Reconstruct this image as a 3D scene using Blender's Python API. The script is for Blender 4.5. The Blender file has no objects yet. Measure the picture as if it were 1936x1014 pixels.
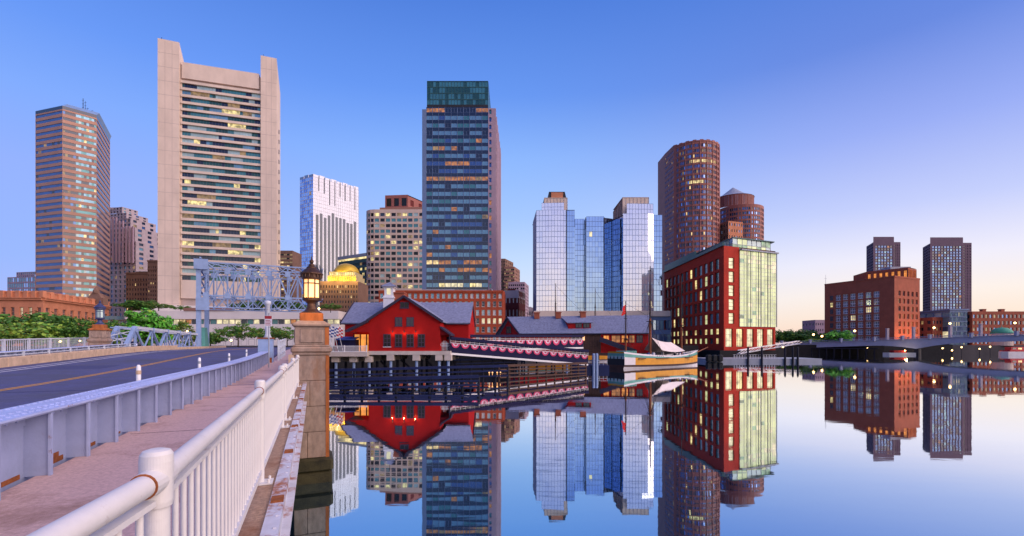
import bpy, math, random
from mathutils import Vector, Matrix
R = math.radians
rnd = random.Random(11)
S = bpy.context.scene
COL = S.collection

# ------------------------------------------------------------------ camera
F, CX, HZ, EYE = 880.0, 968.0, 650.0, 5.5      # focal length and horizon in photo pixels, eye height over the water
cam = bpy.data.objects.new('camera', bpy.data.cameras.new('camera')); COL.objects.link(cam); S.camera = cam
cam.location = (0, 0, EYE); cam.rotation_euler = (math.pi/2, 0, 0)
cam.data.sensor_width = 36; cam.data.lens = 36*F/1936; cam.data.shift_y = 143/1936
cam.data.clip_start = .05; cam.data.clip_end = 9000

# ------------------------------------------------------------------ sky, sun, exposure
SUN_AZ, SUN_EL = 112.0, 30.0                    # degrees clockwise from the view direction, low sunrise glow
def srgb(*c): return tuple(((x/255)/12.92 if x <= 10 else (((x/255)+.055)/1.055)**2.4) for x in c)
W = bpy.data.worlds.new('World'); S.world = W; W.use_nodes = True
nt = W.node_tree; N = nt.nodes; K = nt.links
bg = N['Background']
sk = N.new('ShaderNodeTexSky'); sk.sky_type = 'NISHITA'; sk.sun_disc = False
sk.sun_elevation = R(3); sk.sun_rotation = R(SUN_AZ); sk.ozone_density = 3
tc = N.new('ShaderNodeTexCoord'); sep = N.new('ShaderNodeSeparateXYZ'); K.new(tc.outputs['Generated'], sep.inputs[0])
def ramp(stops):
    r = N.new('ShaderNodeValToRGB'); e = r.color_ramp.elements
    for i, (p, c) in enumerate(stops):
        x = e[i] if i < 2 else e.new(p)
        x.position = p; x.color = srgb(*c)+(1,)
    K.new(sep.outputs['Z'], r.inputs[0]); return r
cool = ramp([(0, (186,190,244)), (1, (44,84,184)), (.06, (168,188,252)), (.13, (154,184,255)), (.26, (149,178,255)), (.36, (130,172,254)), (.45, (106,154,247)), (.6, (78,126,220))])
mid = ramp([(0, (246,226,224)), (1, (44,84,184)), (.07, (226,231,250)), (.165, (197,222,255)), (.26, (166,202,255)), (.37, (141,185,255)), (.47, (105,154,244)), (.6, (80,128,222))])
warm = ramp([(0, (255,214,188)), (1, (44,84,184)), (.04, (255,232,212)), (.085, (254,242,234)), (.14, (241,238,252)), (.225, (198,208,253)), (.34, (154,174,246)), (.46, (106,139,226)), (.6, (78,124,218))])
hor = N.new('ShaderNodeCombineXYZ'); K.new(sep.outputs['X'], hor.inputs[0]); K.new(sep.outputs['Y'], hor.inputs[1])
nrm = N.new('ShaderNodeVectorMath'); nrm.operation = 'NORMALIZE'; K.new(hor.outputs[0], nrm.inputs[0])
dot = N.new('ShaderNodeVectorMath'); dot.operation = 'DOT_PRODUCT'; K.new(nrm.outputs[0], dot.inputs[0])
dot.inputs[1].default_value = (math.sin(R(SUN_AZ)), math.cos(R(SUN_AZ)), 0)
mr = N.new('ShaderNodeMapRange'); mr.interpolation_type = 'SMOOTHSTEP'; K.new(dot.outputs['Value'], mr.inputs[0])
mr.inputs[1].default_value = -.50; mr.inputs[2].default_value = .36
mr0 = N.new('ShaderNodeMapRange'); mr0.interpolation_type = 'SMOOTHSTEP'; K.new(dot.outputs['Value'], mr0.inputs[0]); mr0.inputs[1].default_value = -.98; mr0.inputs[2].default_value = -.36
mx0 = N.new('ShaderNodeMix'); mx0.data_type = 'RGBA'; K.new(mr0.outputs[0], mx0.inputs[0]); K.new(cool.outputs[0], mx0.inputs[6]); K.new(mid.outputs[0], mx0.inputs[7])
mx = N.new('ShaderNodeMix'); mx.data_type = 'RGBA'; K.new(mr.outputs[0], mx.inputs[0]); K.new(mx0.outputs[2], mx.inputs[6]); K.new(warm.outputs[0], mx.inputs[7])
ad = N.new('ShaderNodeMix'); ad.data_type = 'RGBA'; ad.blend_type = 'ADD'; ad.inputs[0].default_value = .006
K.new(mx.outputs[2], ad.inputs[6]); K.new(sk.outputs[0], ad.inputs[7]); K.new(ad.outputs[2], bg.inputs[0])
bg.inputs[1].default_value = 1.0
sun = bpy.data.objects.new('sun', bpy.data.lights.new('sun', 'SUN')); COL.objects.link(sun)
sun.data.energy = 4.3; sun.data.angle = R(80); sun.data.color = (1, .78, .66)
sd = Vector((math.sin(R(SUN_AZ))*math.cos(R(SUN_EL)), math.cos(R(SUN_AZ))*math.cos(R(SUN_EL)), math.sin(R(SUN_EL))))
sun.rotation_euler = (-sd).to_track_quat('-Z', 'Y').to_euler()
S.view_settings.view_transform = 'Standard'; S.view_settings.look = 'None'; S.view_settings.exposure = 0; S.view_settings.gamma = 1
S.cycles.max_bounces = 6; S.cycles.caustics_reflective = False; S.cycles.caustics_refractive = False

# ------------------------------------------------------------------ materials
M = {}
def base(name):
    m = bpy.data.materials.new(name); m.use_nodes = True; M[name] = m
    return m, m.node_tree, m.node_tree.nodes['Principled BSDF']
def mat(name, col, rough=.6, metal=0, var=.18, scale=.6, bump=0, bscale=None, spec=.22, stain=None, sscale=1.5, slo=.55, shi=.7, stretch=(1,1,1), coords='Object', siding=0):
    m, t, p = base(name)
    p.inputs['Roughness'].default_value = rough; p.inputs['Metallic'].default_value = metal
    p.inputs['Specular IOR Level'].default_value = spec
    g = t.nodes.new('ShaderNodeTexCoord'); mp = t.nodes.new('ShaderNodeMapping'); mp.inputs['Scale'].default_value = stretch
    t.links.new(g.outputs[coords], mp.inputs[0])
    n = t.nodes.new('ShaderNodeTexNoise'); n.inputs['Scale'].default_value = scale; n.inputs['Detail'].default_value = 6; n.inputs['Roughness'].default_value = .65
    t.links.new(mp.outputs[0], n.inputs[0])
    r = t.nodes.new('ShaderNodeValToRGB'); e = r.color_ramp.elements
    e[0].position = .3; e[1].position = .7
    e[0].color = tuple(c*(1-var) for c in col)+(1,); e[1].color = tuple(min(1, c*(1+var)) for c in col)+(1,)
    t.links.new(n.outputs[0], r.inputs[0]); out = r.outputs[0]
    if stain:
        n2 = t.nodes.new('ShaderNodeTexNoise'); n2.inputs['Scale'].default_value = sscale; n2.inputs['Detail'].default_value = 8; n2.inputs['Roughness'].default_value = .7
        t.links.new(mp.outputs[0], n2.inputs[0])
        r2 = t.nodes.new('ShaderNodeMapRange'); r2.inputs[1].default_value = slo; r2.inputs[2].default_value = shi; t.links.new(n2.outputs[0], r2.inputs[0])
        x = t.nodes.new('ShaderNodeMix'); x.data_type = 'RGBA'; t.links.new(r2.outputs[0], x.inputs[0]); t.links.new(out, x.inputs[6]); x.inputs[7].default_value = stain+(1,)
        out = x.outputs[2]
    t.links.new(out, p.inputs['Base Color'])
    if bump:
        b = t.nodes.new('ShaderNodeBump'); b.inputs['Strength'].default_value = bump; b.inputs['Distance'].default_value = .02
        n3 = t.nodes.new('ShaderNodeTexNoise'); n3.inputs['Scale'].default_value = bscale or scale*8; n3.inputs['Detail'].default_value = 4
        t.links.new(mp.outputs[0], n3.inputs[0]); t.links.new(n3.outputs[0], b.inputs['Height']); t.links.new(b.outputs[0], p.inputs['Normal'])
    if siding:
        wv = t.nodes.new('ShaderNodeTexWave'); wv.wave_type = 'BANDS'; wv.bands_direction = 'Z'; wv.wave_profile = 'SAW'; wv.inputs['Scale'].default_value = siding
        t.links.new(g.outputs['Object'], wv.inputs[0]); b = t.nodes.new('ShaderNodeBump'); b.inputs['Strength'].default_value = .9; b.inputs['Distance'].default_value = .08
        t.links.new(wv.outputs['Fac'], b.inputs['Height']); t.links.new(b.outputs[0], p.inputs['Normal'])
    return m
def glass(name, col, rough=.06, metal=.0, spec=.8, var=.25, scale=.15):
    m = mat(name, col, rough, metal, var, scale, spec=spec); return m
def lit(name, col, strength, base_col=(.05,.05,.05), scale=.5, lo=.25):
    m, t, p = base(name)
    p.inputs['Base Color'].default_value = base_col+(1,); p.inputs['Roughness'].default_value = .12
    g = t.nodes.new('ShaderNodeNewGeometry'); n = t.nodes.new('ShaderNodeTexNoise'); n.inputs['Scale'].default_value = scale; n.inputs['Detail'].default_value = 3
    t.links.new(g.outputs['Position'], n.inputs[0])
    r = t.nodes.new('ShaderNodeMapRange'); r.inputs[1].default_value = .35; r.inputs[2].default_value = .62; r.inputs[3].default_value = lo*strength; r.inputs[4].default_value = strength
    t.links.new(n.outputs[0], r.inputs[0]); t.links.new(r.outputs[0], p.inputs['Emission Strength'])
    p.inputs['Emission Color'].default_value = col+(1,)
    m.cycles.emission_sampling = 'NONE'
    return m

mat('panel_pale', (.68,.54,.45), .75, var=.12, scale=.12, stretch=(1,1,.5))
mat('panel_dark', (.42,.33,.30), .8, var=.1, scale=.2)  # darker panel tone for core, joints and soffit
mat('white_wall', (.74,.66,.63), .8, var=.06, scale=.2)
mat('rose_band', (.46,.25,.185), .6, var=.1, scale=.1)
mat('rose_dark', (.30,.15,.11), .6, var=.12, scale=.1)
mat('brown_stone', (.22,.125,.09), .8, var=.2, scale=.2)
mat('lilac_stone', (.40,.33,.36), .7, var=.15, scale=.2)
mat('beige_stone', (.56,.43,.37), .7, var=.1, scale=.2)
mat('sandstone', (.54,.21,.115), .8, var=.15, scale=.3)
mat('brick_red', (.40,.075,.033), .8, var=.18, scale=.5, bump=.15, bscale=6)
mat('brick_deep', (.40,.026,.012), .75, var=.15, scale=.4)
mat('brick_brown', (.32,.088,.05), .8, var=.16, scale=.3)
mat('maroon', (.12,.022,.022), .8, var=.15)
mat('pink_stone', (.36,.25,.31), .6, var=.1, scale=.15)
mat('tower_rose', (.30,.105,.085), .55, var=.14, scale=.2)
mat('harbor_concrete', (.15,.098,.135), .8, var=.12, scale=.1)
mat('green_copper', (.06,.30,.20), .6, var=.2)
mat('teal_metal', (.035,.10,.11), .35, var=.15)
mat('dark_metal', (.035,.032,.035), .45, var=.2, metal=.3)
mat('grey_metal', (.30,.32,.38), .45, var=.1)
mat('mullion_dark', (.05,.06,.09), .5, var=.05)
mat('mullion_blue', (.14,.20,.34), .5, var=.05)
mat('mullion_pale', (.62,.62,.66), .5, var=.05)
mat('gold', (.62,.40,.05), .4, metal=.3, var=.15)
mat('cream_stone', (.52,.42,.22), .7, var=.1)
glass('glass_mirror', (.93,.90,.95), .03, .62, var=.05)  # whitish base imitates the sunrise glow mirrored in the hotel fronts
glass('glass_mirror_silver', (.30,.30,.34), .03, .9, var=.06)
glass('glass_mirror_blue', (.44,.58,.80), .03, 1, var=.1)
glass('glass_mirror_deep', (.22,.34,.62), .04, 1, var=.1)
glass('glass_blue', (.06,.13,.30), .08, .45)
glass('glass_navy', (.012,.022,.05), .06, .1)
glass('glass_teal', (.06,.22,.24), .1, .25)
glass('glass_sky', (.16,.33,.43), .12, .35)
glass('glass_pale', (.36,.50,.50), .2, .1)
glass('glass_dark', (.008,.010,.014), .08, 0, .3)
glass('blind', (.60,.58,.54), .5, 0, var=.08)
glass('glass_green', (.02,.085,.075), .06, .15)
lit('lit_warm', (1,.70,.30), 1.3); lit('lit_yellow', (1,.80,.34), 1.25); lit('lit_orange', (1,.36,.09), .55); lit('lit_pale', (.93,.95,.44), .74, (.12,.16,.12), .22, .62)
lit('lit_cream', (1,.86,.5), .95, (.2,.2,.15), .6, .45); lit('lit_lobby', (1,.78,.36), 1.5, scale=.3); lit('lit_amber', (1,.34,.06), 1.25, scale=.8, lo=.5); lit('lit_dim', (1,.62,.25), .35)
lit('lit_green', (.55,1,.55), .45)
def lamp_mat(name, col, s):
    m, t, p = base(name); p.inputs['Base Color'].default_value = (.8,.7,.5,1); p.inputs['Emission Color'].default_value = col+(1,); p.inputs['Emission Strength'].default_value = s
    return m
lamp_mat('lamp_glow', (1,.44,.10), 1.5); lamp_mat('bulb', (1,.72,.3), 22); lamp_mat('signal_green', (.05,1,.35), 4); lamp_mat('lamp_white', (1,.62,.22), 7); lamp_mat('signal_red', (1,.05,.04), 4); lamp_mat('headlight', (.75,.6,1), 8)
mat('house_red', (.78,.026,.026), .75, spec=.15, var=.10, scale=.35, siding=3.4)
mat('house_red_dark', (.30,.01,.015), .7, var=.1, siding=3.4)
mat('shingle', (.20,.215,.31), .85, var=.3, scale=2.2, bump=.4, bscale=9)
mat('trim_dark', (.035,.03,.055), .6, var=.15)
mat('trim_frame', (.06,.04,.07), .55, var=.1)
mat('concrete_pale', (.55,.47,.42), .85, var=.14, scale=.8)
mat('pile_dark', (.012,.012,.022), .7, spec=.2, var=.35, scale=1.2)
mat('timber_navy', (.008,.014,.065), .6, spec=.25, var=.3, scale=1)
mat('timber_brown', (.085,.045,.035), .75, var=.3, scale=1.4, stretch=(1,1,4))
mat('navy_canvas', (.010,.009,.045), .8, var=.2)
mat('bunting_pink', (.62,.06,.16), .7, var=.1); mat('bunting_white', (.72,.52,.62), .7, var=.08); mat('bunting_core', (.5,.02,.06), .7, var=.1)
mat('white_paint', (.74,.72,.74), .42, var=.09, scale=3, stain=(.42,.22,.12), sscale=5, slo=.66, shi=.76)
mat('rail_white', (.66,.63,.62), .45, var=.05, scale=4, bump=.12, bscale=30, stain=(.40,.30,.25), sscale=7, slo=.60, shi=.74)
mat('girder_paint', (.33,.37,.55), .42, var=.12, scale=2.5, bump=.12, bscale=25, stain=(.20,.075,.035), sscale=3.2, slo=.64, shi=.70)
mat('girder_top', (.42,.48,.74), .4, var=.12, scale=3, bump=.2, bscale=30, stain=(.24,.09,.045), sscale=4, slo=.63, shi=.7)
mat('steel_blue', (.25,.34,.54), .45, var=.12, scale=1.5)
mat('steel_pale', (.52,.55,.62), .45, var=.12, scale=1.5, stain=(.25,.12,.07), sscale=2.5, slo=.62, shi=.7)
mat('rust', (.27,.085,.03), .9, var=.45, scale=6, bump=.5, bscale=30)
mat('channel_paint', (.55,.55,.62), .45, var=.15, scale=3, stain=(.33,.10,.03), sscale=2.2, slo=.50, shi=.60)
mat('sidewalk', (.58,.39,.37), .9, var=.22, scale=30, bump=.5, bscale=160, stain=(.22,.115,.08), sscale=.8, slo=.52, shi=.78)
mat('ledge', (.42,.27,.18), .9, var=.3, scale=24, bump=.5, bscale=120, stain=(.25,.09,.04), sscale=1.6, slo=.5, shi=.75)
mat('asphalt', (.098,.098,.20), .75, var=.2, scale=6, bump=.3, bscale=150, stain=(.09,.085,.11), sscale=.35, slo=.45, shi=.7)
mat('asphalt_dark', (.072,.072,.155), .8, var=.2, scale=6, bump=.3, bscale=150)
mat('paint_yellow', (.62,.30,.045), .7, var=.2, scale=4); mat('paint_white', (.62,.6,.62), .7, var=.2, scale=4)
mat('kerb', (.55,.39,.27), .9, var=.2, scale=2, bump=.3, stain=(.30,.16,.09), sscale=1.5, slo=.6, shi=.75)
mat('granite', (.31,.225,.18), .8, var=.3, scale=5, bump=.4, bscale=60, stain=(.26,.13,.07), sscale=1.1, slo=.5, shi=.72, stretch=(1,1,.45))
mat('granite_rust', (.36,.115,.035), .85, var=.4, scale=3, bump=.4, bscale=40, stretch=(1,1,.3))
mat('granite_algae', (.035,.030,.012), .55, var=.6, scale=3, bump=.8, bscale=25)
mat('bronze', (.085,.045,.03), .45, var=.3, scale=5, metal=.5)
mat('lantern_blue', (.06,.07,.16), .45, var=.2, scale=5, metal=.3)
mat('bark', (.07,.05,.035), .9, var=.3, scale=4)
mat('leaf_dark', (.055,.14,.022), .6, var=.45, scale=.9); mat('leaf_mid', (.075,.20,.03), .6, var=.45, scale=.9); mat('leaf_light', (.24,.38,.05), .6, var=.4, scale=.9); mat('leaf_bright', (.11,.42,.04), .55, var=.4, scale=.9); mat('leaf_olive', (.16,.18,.03), .6, var=.4, scale=.9)
mat('ground', (.08,.07,.07), .9, var=.2, scale=.1); mat('quay', (.013,.012,.014), .9, var=.3, scale=.4)
mat('hull_yellow', (.62,.27,.02), .4, var=.12, scale=1); mat('hull_brown', (.07,.03,.022), .5, var=.2); mat('hull_white', (.66,.62,.66), .5, var=.1); mat('hull_teal', (.10,.30,.26), .5, var=.15); mat('hull_black', (.02,.02,.025), .5)
mat('mast', (.26,.075,.03), .5, var=.2, scale=1); mat('mast_dark', (.045,.03,.03), .6, var=.2); mat('rope', (.05,.035,.03), .9)
mat('canvas', (.72,.63,.60), .85, var=.08, scale=.6); mat('red_cloth', (.55,.02,.02), .8); mat('blue_cloth', (.04,.07,.25), .8); mat('white_cloth', (.75,.72,.72), .8)
mat('sign_red', (.38,.03,.04), .5); mat('sign_white', (.72,.68,.70), .5); mat('black_rubber', (.012,.012,.014), .6)
mat('bridge_stone', (.34,.36,.48), .75, var=.12, scale=.3)
mat('car_paint', (.03,.03,.05), .25, var=.05); mat('boat_red', (.5,.03,.04), .4); mat('orange_lit', (.6,.2,.05), .6)

# water: a still harbour, near mirror
m, t, p = base('water'); o = t.nodes['Material Output']
gl = t.nodes.new('ShaderNodeBsdfGlossy'); gl.inputs['Color'].default_value = (.70,.82,.96,1); gl.inputs['Roughness'].default_value = .022
df = t.nodes.new('ShaderNodeBsdfDiffuse'); df.inputs['Color'].default_value = (.006,.02,.035,1)
fr = t.nodes.new('ShaderNodeFresnel'); fr.inputs[0].default_value = 1.33
rr = t.nodes.new('ShaderNodeMapRange'); rr.inputs[1].default_value = .02; rr.inputs[2].default_value = .45; rr.inputs[3].default_value = .66; rr.inputs[4].default_value = .98; t.links.new(fr.outputs[0], rr.inputs[0])
wt = t.nodes.new('ShaderNodeMapRange'); wt.inputs[1].default_value = .02; wt.inputs[2].default_value = .34; t.links.new(fr.outputs[0], wt.inputs[0])
wm = t.nodes.new('ShaderNodeMix'); wm.data_type = 'RGBA'; wm.inputs[6].default_value = (.40,.72,.95,1); wm.inputs[7].default_value = (.98,.99,1,1); t.links.new(wt.outputs[0], wm.inputs[0]); t.links.new(wm.outputs[2], gl.inputs['Color'])
ms = t.nodes.new('ShaderNodeMixShader'); t.links.new(rr.outputs[0], ms.inputs[0]); t.links.new(df.outputs[0], ms.inputs[1]); t.links.new(gl.outputs[0], ms.inputs[2]); t.links.new(ms.outputs[0], o.inputs[0])
g = t.nodes.new('ShaderNodeTexCoord'); mp = t.nodes.new('ShaderNodeMapping'); mp.inputs['Scale'].default_value = (.35,1,1); t.links.new(g.outputs['Object'], mp.inputs[0])
n1 = t.nodes.new('ShaderNodeTexNoise'); n1.inputs['Scale'].default_value = .55; n1.inputs['Detail'].default_value = 3; t.links.new(mp.outputs[0], n1.inputs[0])
bp = t.nodes.new('ShaderNodeBump'); bp.inputs['Strength'].default_value = .07; bp.inputs['Distance'].default_value = .06; t.links.new(n1.outputs[0], bp.inputs['Height']); t.links.new(bp.outputs[0], gl.inputs['Normal'])

# ------------------------------------------------------------------ helpers
def V(*a): return Vector(a)
def PX(u, D): return (u-CX)/F*D                 # photo column at depth D -> x
def PZ(v, D): return EYE+(HZ-v)/F*D             # photo row at depth D -> z
def PT(u, D): return (PX(u, D), D)
class MB:
    def __init__(s, T=None): s.v = []; s.f = []; s.m = []; s.T = T
    def add(s, pts):
        i = len(s.v)
        s.v += [tuple(s.T(*p)) if s.T else tuple(p) for p in pts]
        return i
    def poly(s, pts, mt=0):
        i = s.add(pts); s.f.append(list(range(i, i+len(pts)))); s.m.append(mt); return s
    def box(s, a, b, mt=0):                       # two opposite corners
        x0,y0,z0 = a; x1,y1,z1 = b
        i = s.add([(x0,y0,z0),(x1,y0,z0),(x1,y1,z0),(x0,y1,z0),(x0,y0,z1),(x1,y0,z1),(x1,y1,z1),(x0,y1,z1)])
        for q in ((0,3,2,1),(4,5,6,7),(0,1,5,4),(1,2,6,5),(2,3,7,6),(3,0,4,7)): s.f.append([i+k for k in q]); s.m.append(mt)
        return s
    def cbox(s, c, h, mt=0): return s.box([c[k]-h[k] for k in range(3)], [c[k]+h[k] for k in range(3)], mt)
    def chamfer(s, a, b, e, mt=0):                # box with a bevelled rim on all edges
        x0,y0,z0 = a; x1,y1,z1 = b
        s.prism([(x0+e,y0),(x1-e,y0),(x1,y0+e),(x1,y1-e),(x1-e,y1),(x0+e,y1),(x0,y1-e),(x0,y0+e)], z0+e, z1-e, mt, caps=False)
        P = lambda z, k: [(x0+e+k,y0+k,z),(x1-e-k,y0+k,z),(x1-k,y0+e+k,z),(x1-k,y1-e-k,z),(x1-e-k,y1-k,z),(x0+e+k,y1-k,z),(x0+k,y1-e-k,z),(x0+k,y0+e+k,z)]
        i = s.add(P(z1-e,0)+P(z1,e)); j = s.add(P(z0+e,0)+P(z0,e))
        for k in range(8):
            s.f.append([i+k,i+(k+1)%8,i+8+(k+1)%8,i+8+k]); s.m.append(mt)
            s.f.append([j+(k+1)%8,j+k,j+8+k,j+8+(k+1)%8]); s.m.append(mt)
        s.f.append([i+8+k for k in range(8)]); s.m.append(mt); s.f.append([j+8+7-k for k in range(8)]); s.m.append(mt)
        return s
    def prism(s, pts, z0, z1, mt=0, caps=True, top=None):
        n = len(pts); tp = top or pts
        i = s.add([(x,y,z0) for x,y in pts]+[(x,y,z1) for x,y in tp])
        for k in range(n): s.f.append([i+k,i+(k+1)%n,i+n+(k+1)%n,i+n+k]); s.m.append(mt)
        if caps:
            s.f.append([i+n+k for k in range(n)]); s.m.append(mt); s.f.append([i+n-1-k for k in range(n)]); s.m.append(mt)
        return s
    def bar(s, p, q, w, h=None, mt=0, up=(0,0,1)):
        p = V(*p); q = V(*q); d = (q-p).normalized(); h = h or w
        u = V(*up)
        if abs(d.dot(u)) > .98: u = V(1,0,0)
        a = d.cross(u).normalized()*w/2; b = a.cross(d).normalized()*h/2
        i = s.add([p-a-b,p+a-b,p+a+b,p-a+b,q-a-b,q+a-b,q+a+b,q-a+b])
        for k in ((0,1,2,3),(7,6,5,4),(0,4,5,1),(1,5,6,2),(2,6,7,3),(3,7,4,0)): s.f.append([i+x for x in k]); s.m.append(mt)
        return s
    def tube(s, p, q, r0, r1=None, n=8, mt=0):
        p = V(*p); q = V(*q); d = (q-p).normalized(); r1 = r0 if r1 is None else r1
        u = V(0,0,1) if abs(d.z) < .95 else V(1,0,0)
        a = d.cross(u).normalized(); b = a.cross(d)
        pts = [p+(a*math.cos(2*math.pi*k/n)+b*math.sin(2*math.pi*k/n))*r0 for k in range(n)]+[q+(a*math.cos(2*math.pi*k/n)+b*math.sin(2*math.pi*k/n))*r1 for k in range(n)]
        i = s.add(pts)
        for k in range(n): s.f.append([i+k,i+n+k,i+n+(k+1)%n,i+(k+1)%n]); s.m.append(mt)
        i = s.add(pts)
        s.f.append([i+k for k in range(n)]); s.m.append(mt); s.f.append([i+2*n-1-k for k in range(n)]); s.m.append(mt)
        return s
    def lathe(s, prof, c=(0,0,0), n=16, mt=0, a0=0):
        i = s.add([(c[0]+r*math.cos(a0+2*math.pi*k/n), c[1]+r*math.sin(a0+2*math.pi*k/n), c[2]+z) for r, z in prof for k in range(n)])
        for j in range(len(prof)-1):
            for k in range(n): s.f.append([i+j*n+k,i+j*n+(k+1)%n,i+(j+1)*n+(k+1)%n,i+(j+1)*n+k]); s.m.append(mt)
        s.f.append([i+(len(prof)-1)*n+k for k in range(n)]); s.m.append(mt)
        s.f.append([i+n-1-k for k in range(n)]); s.m.append(mt)
        return s
    def mesh(s, name, mats, off=(0,0,0), smooth=False):
        if isinstance(mats, str): mats = [mats]
        names = [x for x in s.m if isinstance(x, str)]
        for x in names:
            if x not in mats: mats = mats+[x]
        ix = {k: i for i, k in enumerate(mats)}
        me = bpy.data.meshes.new(name)
        me.from_pydata([(x-off[0],y-off[1],z-off[2]) for x,y,z in s.v], [], s.f)
        for k in mats: me.materials.append(M[k])
        if len(mats) > 1: me.polygons.foreach_set('material_index', [ix[x] if isinstance(x, str) else x for x in s.m])
        if smooth: me.polygons.foreach_set('use_smooth', [True]*len(s.f))
        me.update(); return me
def link(name, data, parent=None, world=True, loc=None):
    o = bpy.data.objects.new(name, data); COL.objects.link(o)
    if parent:
        o.parent = parent
        if world: o.matrix_parent_inverse = Matrix.Translation(-root_loc(parent))
    if loc is not None: o.location = loc
    return o
def root_loc(o):
    l = Vector(o.location)
    return l if o.parent is None else l+(root_loc(o.parent) if o.matrix_parent_inverse == Matrix() else V(0,0,0))
def part(name, mb, mats, parent, smooth=False, kind=None, label=None, world=True):
    o = link(name, mb.mesh(name, mats, smooth=smooth), parent, world)
    if kind: o['kind'] = kind
    if label: o['label'] = label
    return o
def tag(o, label, cat, group=None):
    o['label'] = label; o['category'] = cat
    if group: o['group'] = group
    return o
def thing(name, label, cat, loc=(0,0,0), group=None, rz=0):
    o = link(name, None); o.location = loc; o.rotation_euler = (0,0,rz); o.empty_display_size = .5
    return tag(o, label, cat, group)
def single(name, mb, mats, label, cat, base, group=None, smooth=False):
    o = link(name, mb.mesh(name, mats, base, smooth)); o.location = base
    return tag(o, label, cat, group)
def struct(name, mb, mats, parent=None):
    o = part(name, mb, mats, parent)
    if not parent: o['kind'] = 'structure'
    return o
def copy_tree(o, parent=None):
    c = o.copy(); COL.objects.link(c); c.parent = parent
    for ch in o.children: copy_tree(ch, c)
    return c

# a window: frame bars and panes, outer face towards -y, origin at its lower left corner
WIN = {}
def win_mesh(w, h, cols, rows, fm, gm, bar):
    k = (round(w,2), round(h,2), cols, rows, fm, gm, bar)
    if k not in WIN:
        b = MB()
        b.box((0,.02,0), (w,.06,h), gm)
        if bar:
            for c in range(cols+1):
                x = c*w/cols; b.box((max(0,x-bar/2) if c else 0,-.04,0), (min(w,x+bar/2) if c < cols else w,.03,h), fm) if 0 < c < cols else b.box((0 if c == 0 else w-bar,-.05,0), (bar if c == 0 else w,.03,h), fm)
            for r_ in range(rows+1):
                z = r_*h/rows; z0 = 0 if r_ == 0 else (h-bar if r_ == rows else z-bar/2)
                b.box((bar,-.035,z0), (w-bar,.025,z0+bar), fm)
        WIN[k] = b.mesh('window', [fm, gm] if bar else [gm])
    return WIN[k]
class Facade:
    """one flat front from A to B (left to right seen from outside): wall with real openings, panes set back"""
    def __init__(s, par, wall='wall', wmat='white_wall'):
        s.par = par; s.w = MB(); s.g = MB(); s.wn = wall; s.wm = wmat
    def run(s, A, B, z0, z1, nc, nr, wf, hf, pick, depth=.3, ml=0, mr=0, mb=0, mt=0, vo=.5, single=False, cols=1, rows=1, fm='mullion_dark', bar=0, tilt=0, wname='window', skip=None, wmat=0):
        ax, ay = A; bx, by = B; L = math.hypot(bx-ax, by-ay); ux, uy = (bx-ax)/L, (by-ay)/L; nx, ny = uy, -ux
        P = lambda a, z, d=0: (ax+ux*a-nx*d, ay+uy*a-ny*d, z)
        cw = (L-ml-mr)/nc; ch = (z1-z0-mb-mt)/nr; ww = cw*wf; wh = ch*hf; gx = (cw-ww)/2; gz = (ch-wh)*vo
        xs = [0]; 
        for c in range(nc): xs += [ml+c*cw+gx, ml+c*cw+gx+ww]
        xs.append(L)
        for j in range(0, len(xs), 2):
            if xs[j+1]-xs[j] > .01: s.w.poly([P(xs[j],z0),P(xs[j+1],z0),P(xs[j+1],z1),P(xs[j],z1)], wmat)
        ang = math.atan2(uy, ux)
        for c in range(nc):
            a0, a1 = xs[2*c+1], xs[2*c+2]; zp = z0
            for r_ in range(nr):
                b0 = z0+mb+r_*ch+gz; b1 = b0+wh
                if skip and skip(c, r_): continue
                if b0-zp > .01: s.w.poly([P(a0,zp),P(a1,zp),P(a1,b0),P(a0,b0)], wmat)
                zp = b1
                if depth > .01:
                    s.w.poly([P(a0,b0),P(a1,b0),P(a1,b0,depth),P(a0,b0,depth)], wmat); s.w.poly([P(a0,b1,depth),P(a1,b1,depth),P(a1,b1),P(a0,b1)], wmat)
                    if wf < .995 or c == 0: s.w.poly([P(a0,b0),P(a0,b0,depth),P(a0,b1,depth),P(a0,b1)], wmat)
                    if wf < .995 or c == nc-1: s.w.poly([P(a1,b0,depth),P(a1,b0),P(a1,b1),P(a1,b1,depth)], wmat)
                gm = pick(c, r_)
                if single:
                    o = link(wname, win_mesh(ww, wh, cols, rows, fm, gm, bar), s.par, True)
                    o.location = P(a0, b0, depth-.02); o.rotation_euler = (0,0,ang)
                else:
                    t0, t1, t2 = (rnd.uniform(-tilt,tilt) for _ in range(3)) if tilt else (0,0,0)
                    s.g.poly([P(a0,b0,depth),P(a1,b0,depth+t0),P(a1,b1,depth+t0+t1),P(a0,b1,depth+t1)], gm)
            if z1-zp > .01: s.w.poly([P(a0,zp),P(a1,zp),P(a1,z1),P(a0,z1)], wmat)
        return s
    def blank(s, A, B, z0, z1, wmat=0): s.w.poly([(A[0],A[1],z0),(B[0],B[1],z0),(B[0],B[1],z1),(A[0],A[1],z1)], wmat); return s
    def cap(s, pts, z, wmat=0): s.w.poly([(x,y,z) for x,y in pts], wmat); return s
    def done(s, gname='window_band', mats=None):
        if s.w.f: part(s.wn, s.w, mats or s.wm, s.par)
        if s.g.f: part(gname, s.g, [], s.par, kind='stuff')
def back(A, B, depth):                             # the two rear corners behind a front A-B
    L = math.hypot(B[0]-A[0], B[1]-A[1]); ux, uy = (B[0]-A[0])/L, (B[1]-A[1])/L
    return (B[0]-uy*depth, B[1]+ux*depth), (A[0]-uy*depth, A[1]+ux*depth)
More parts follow.
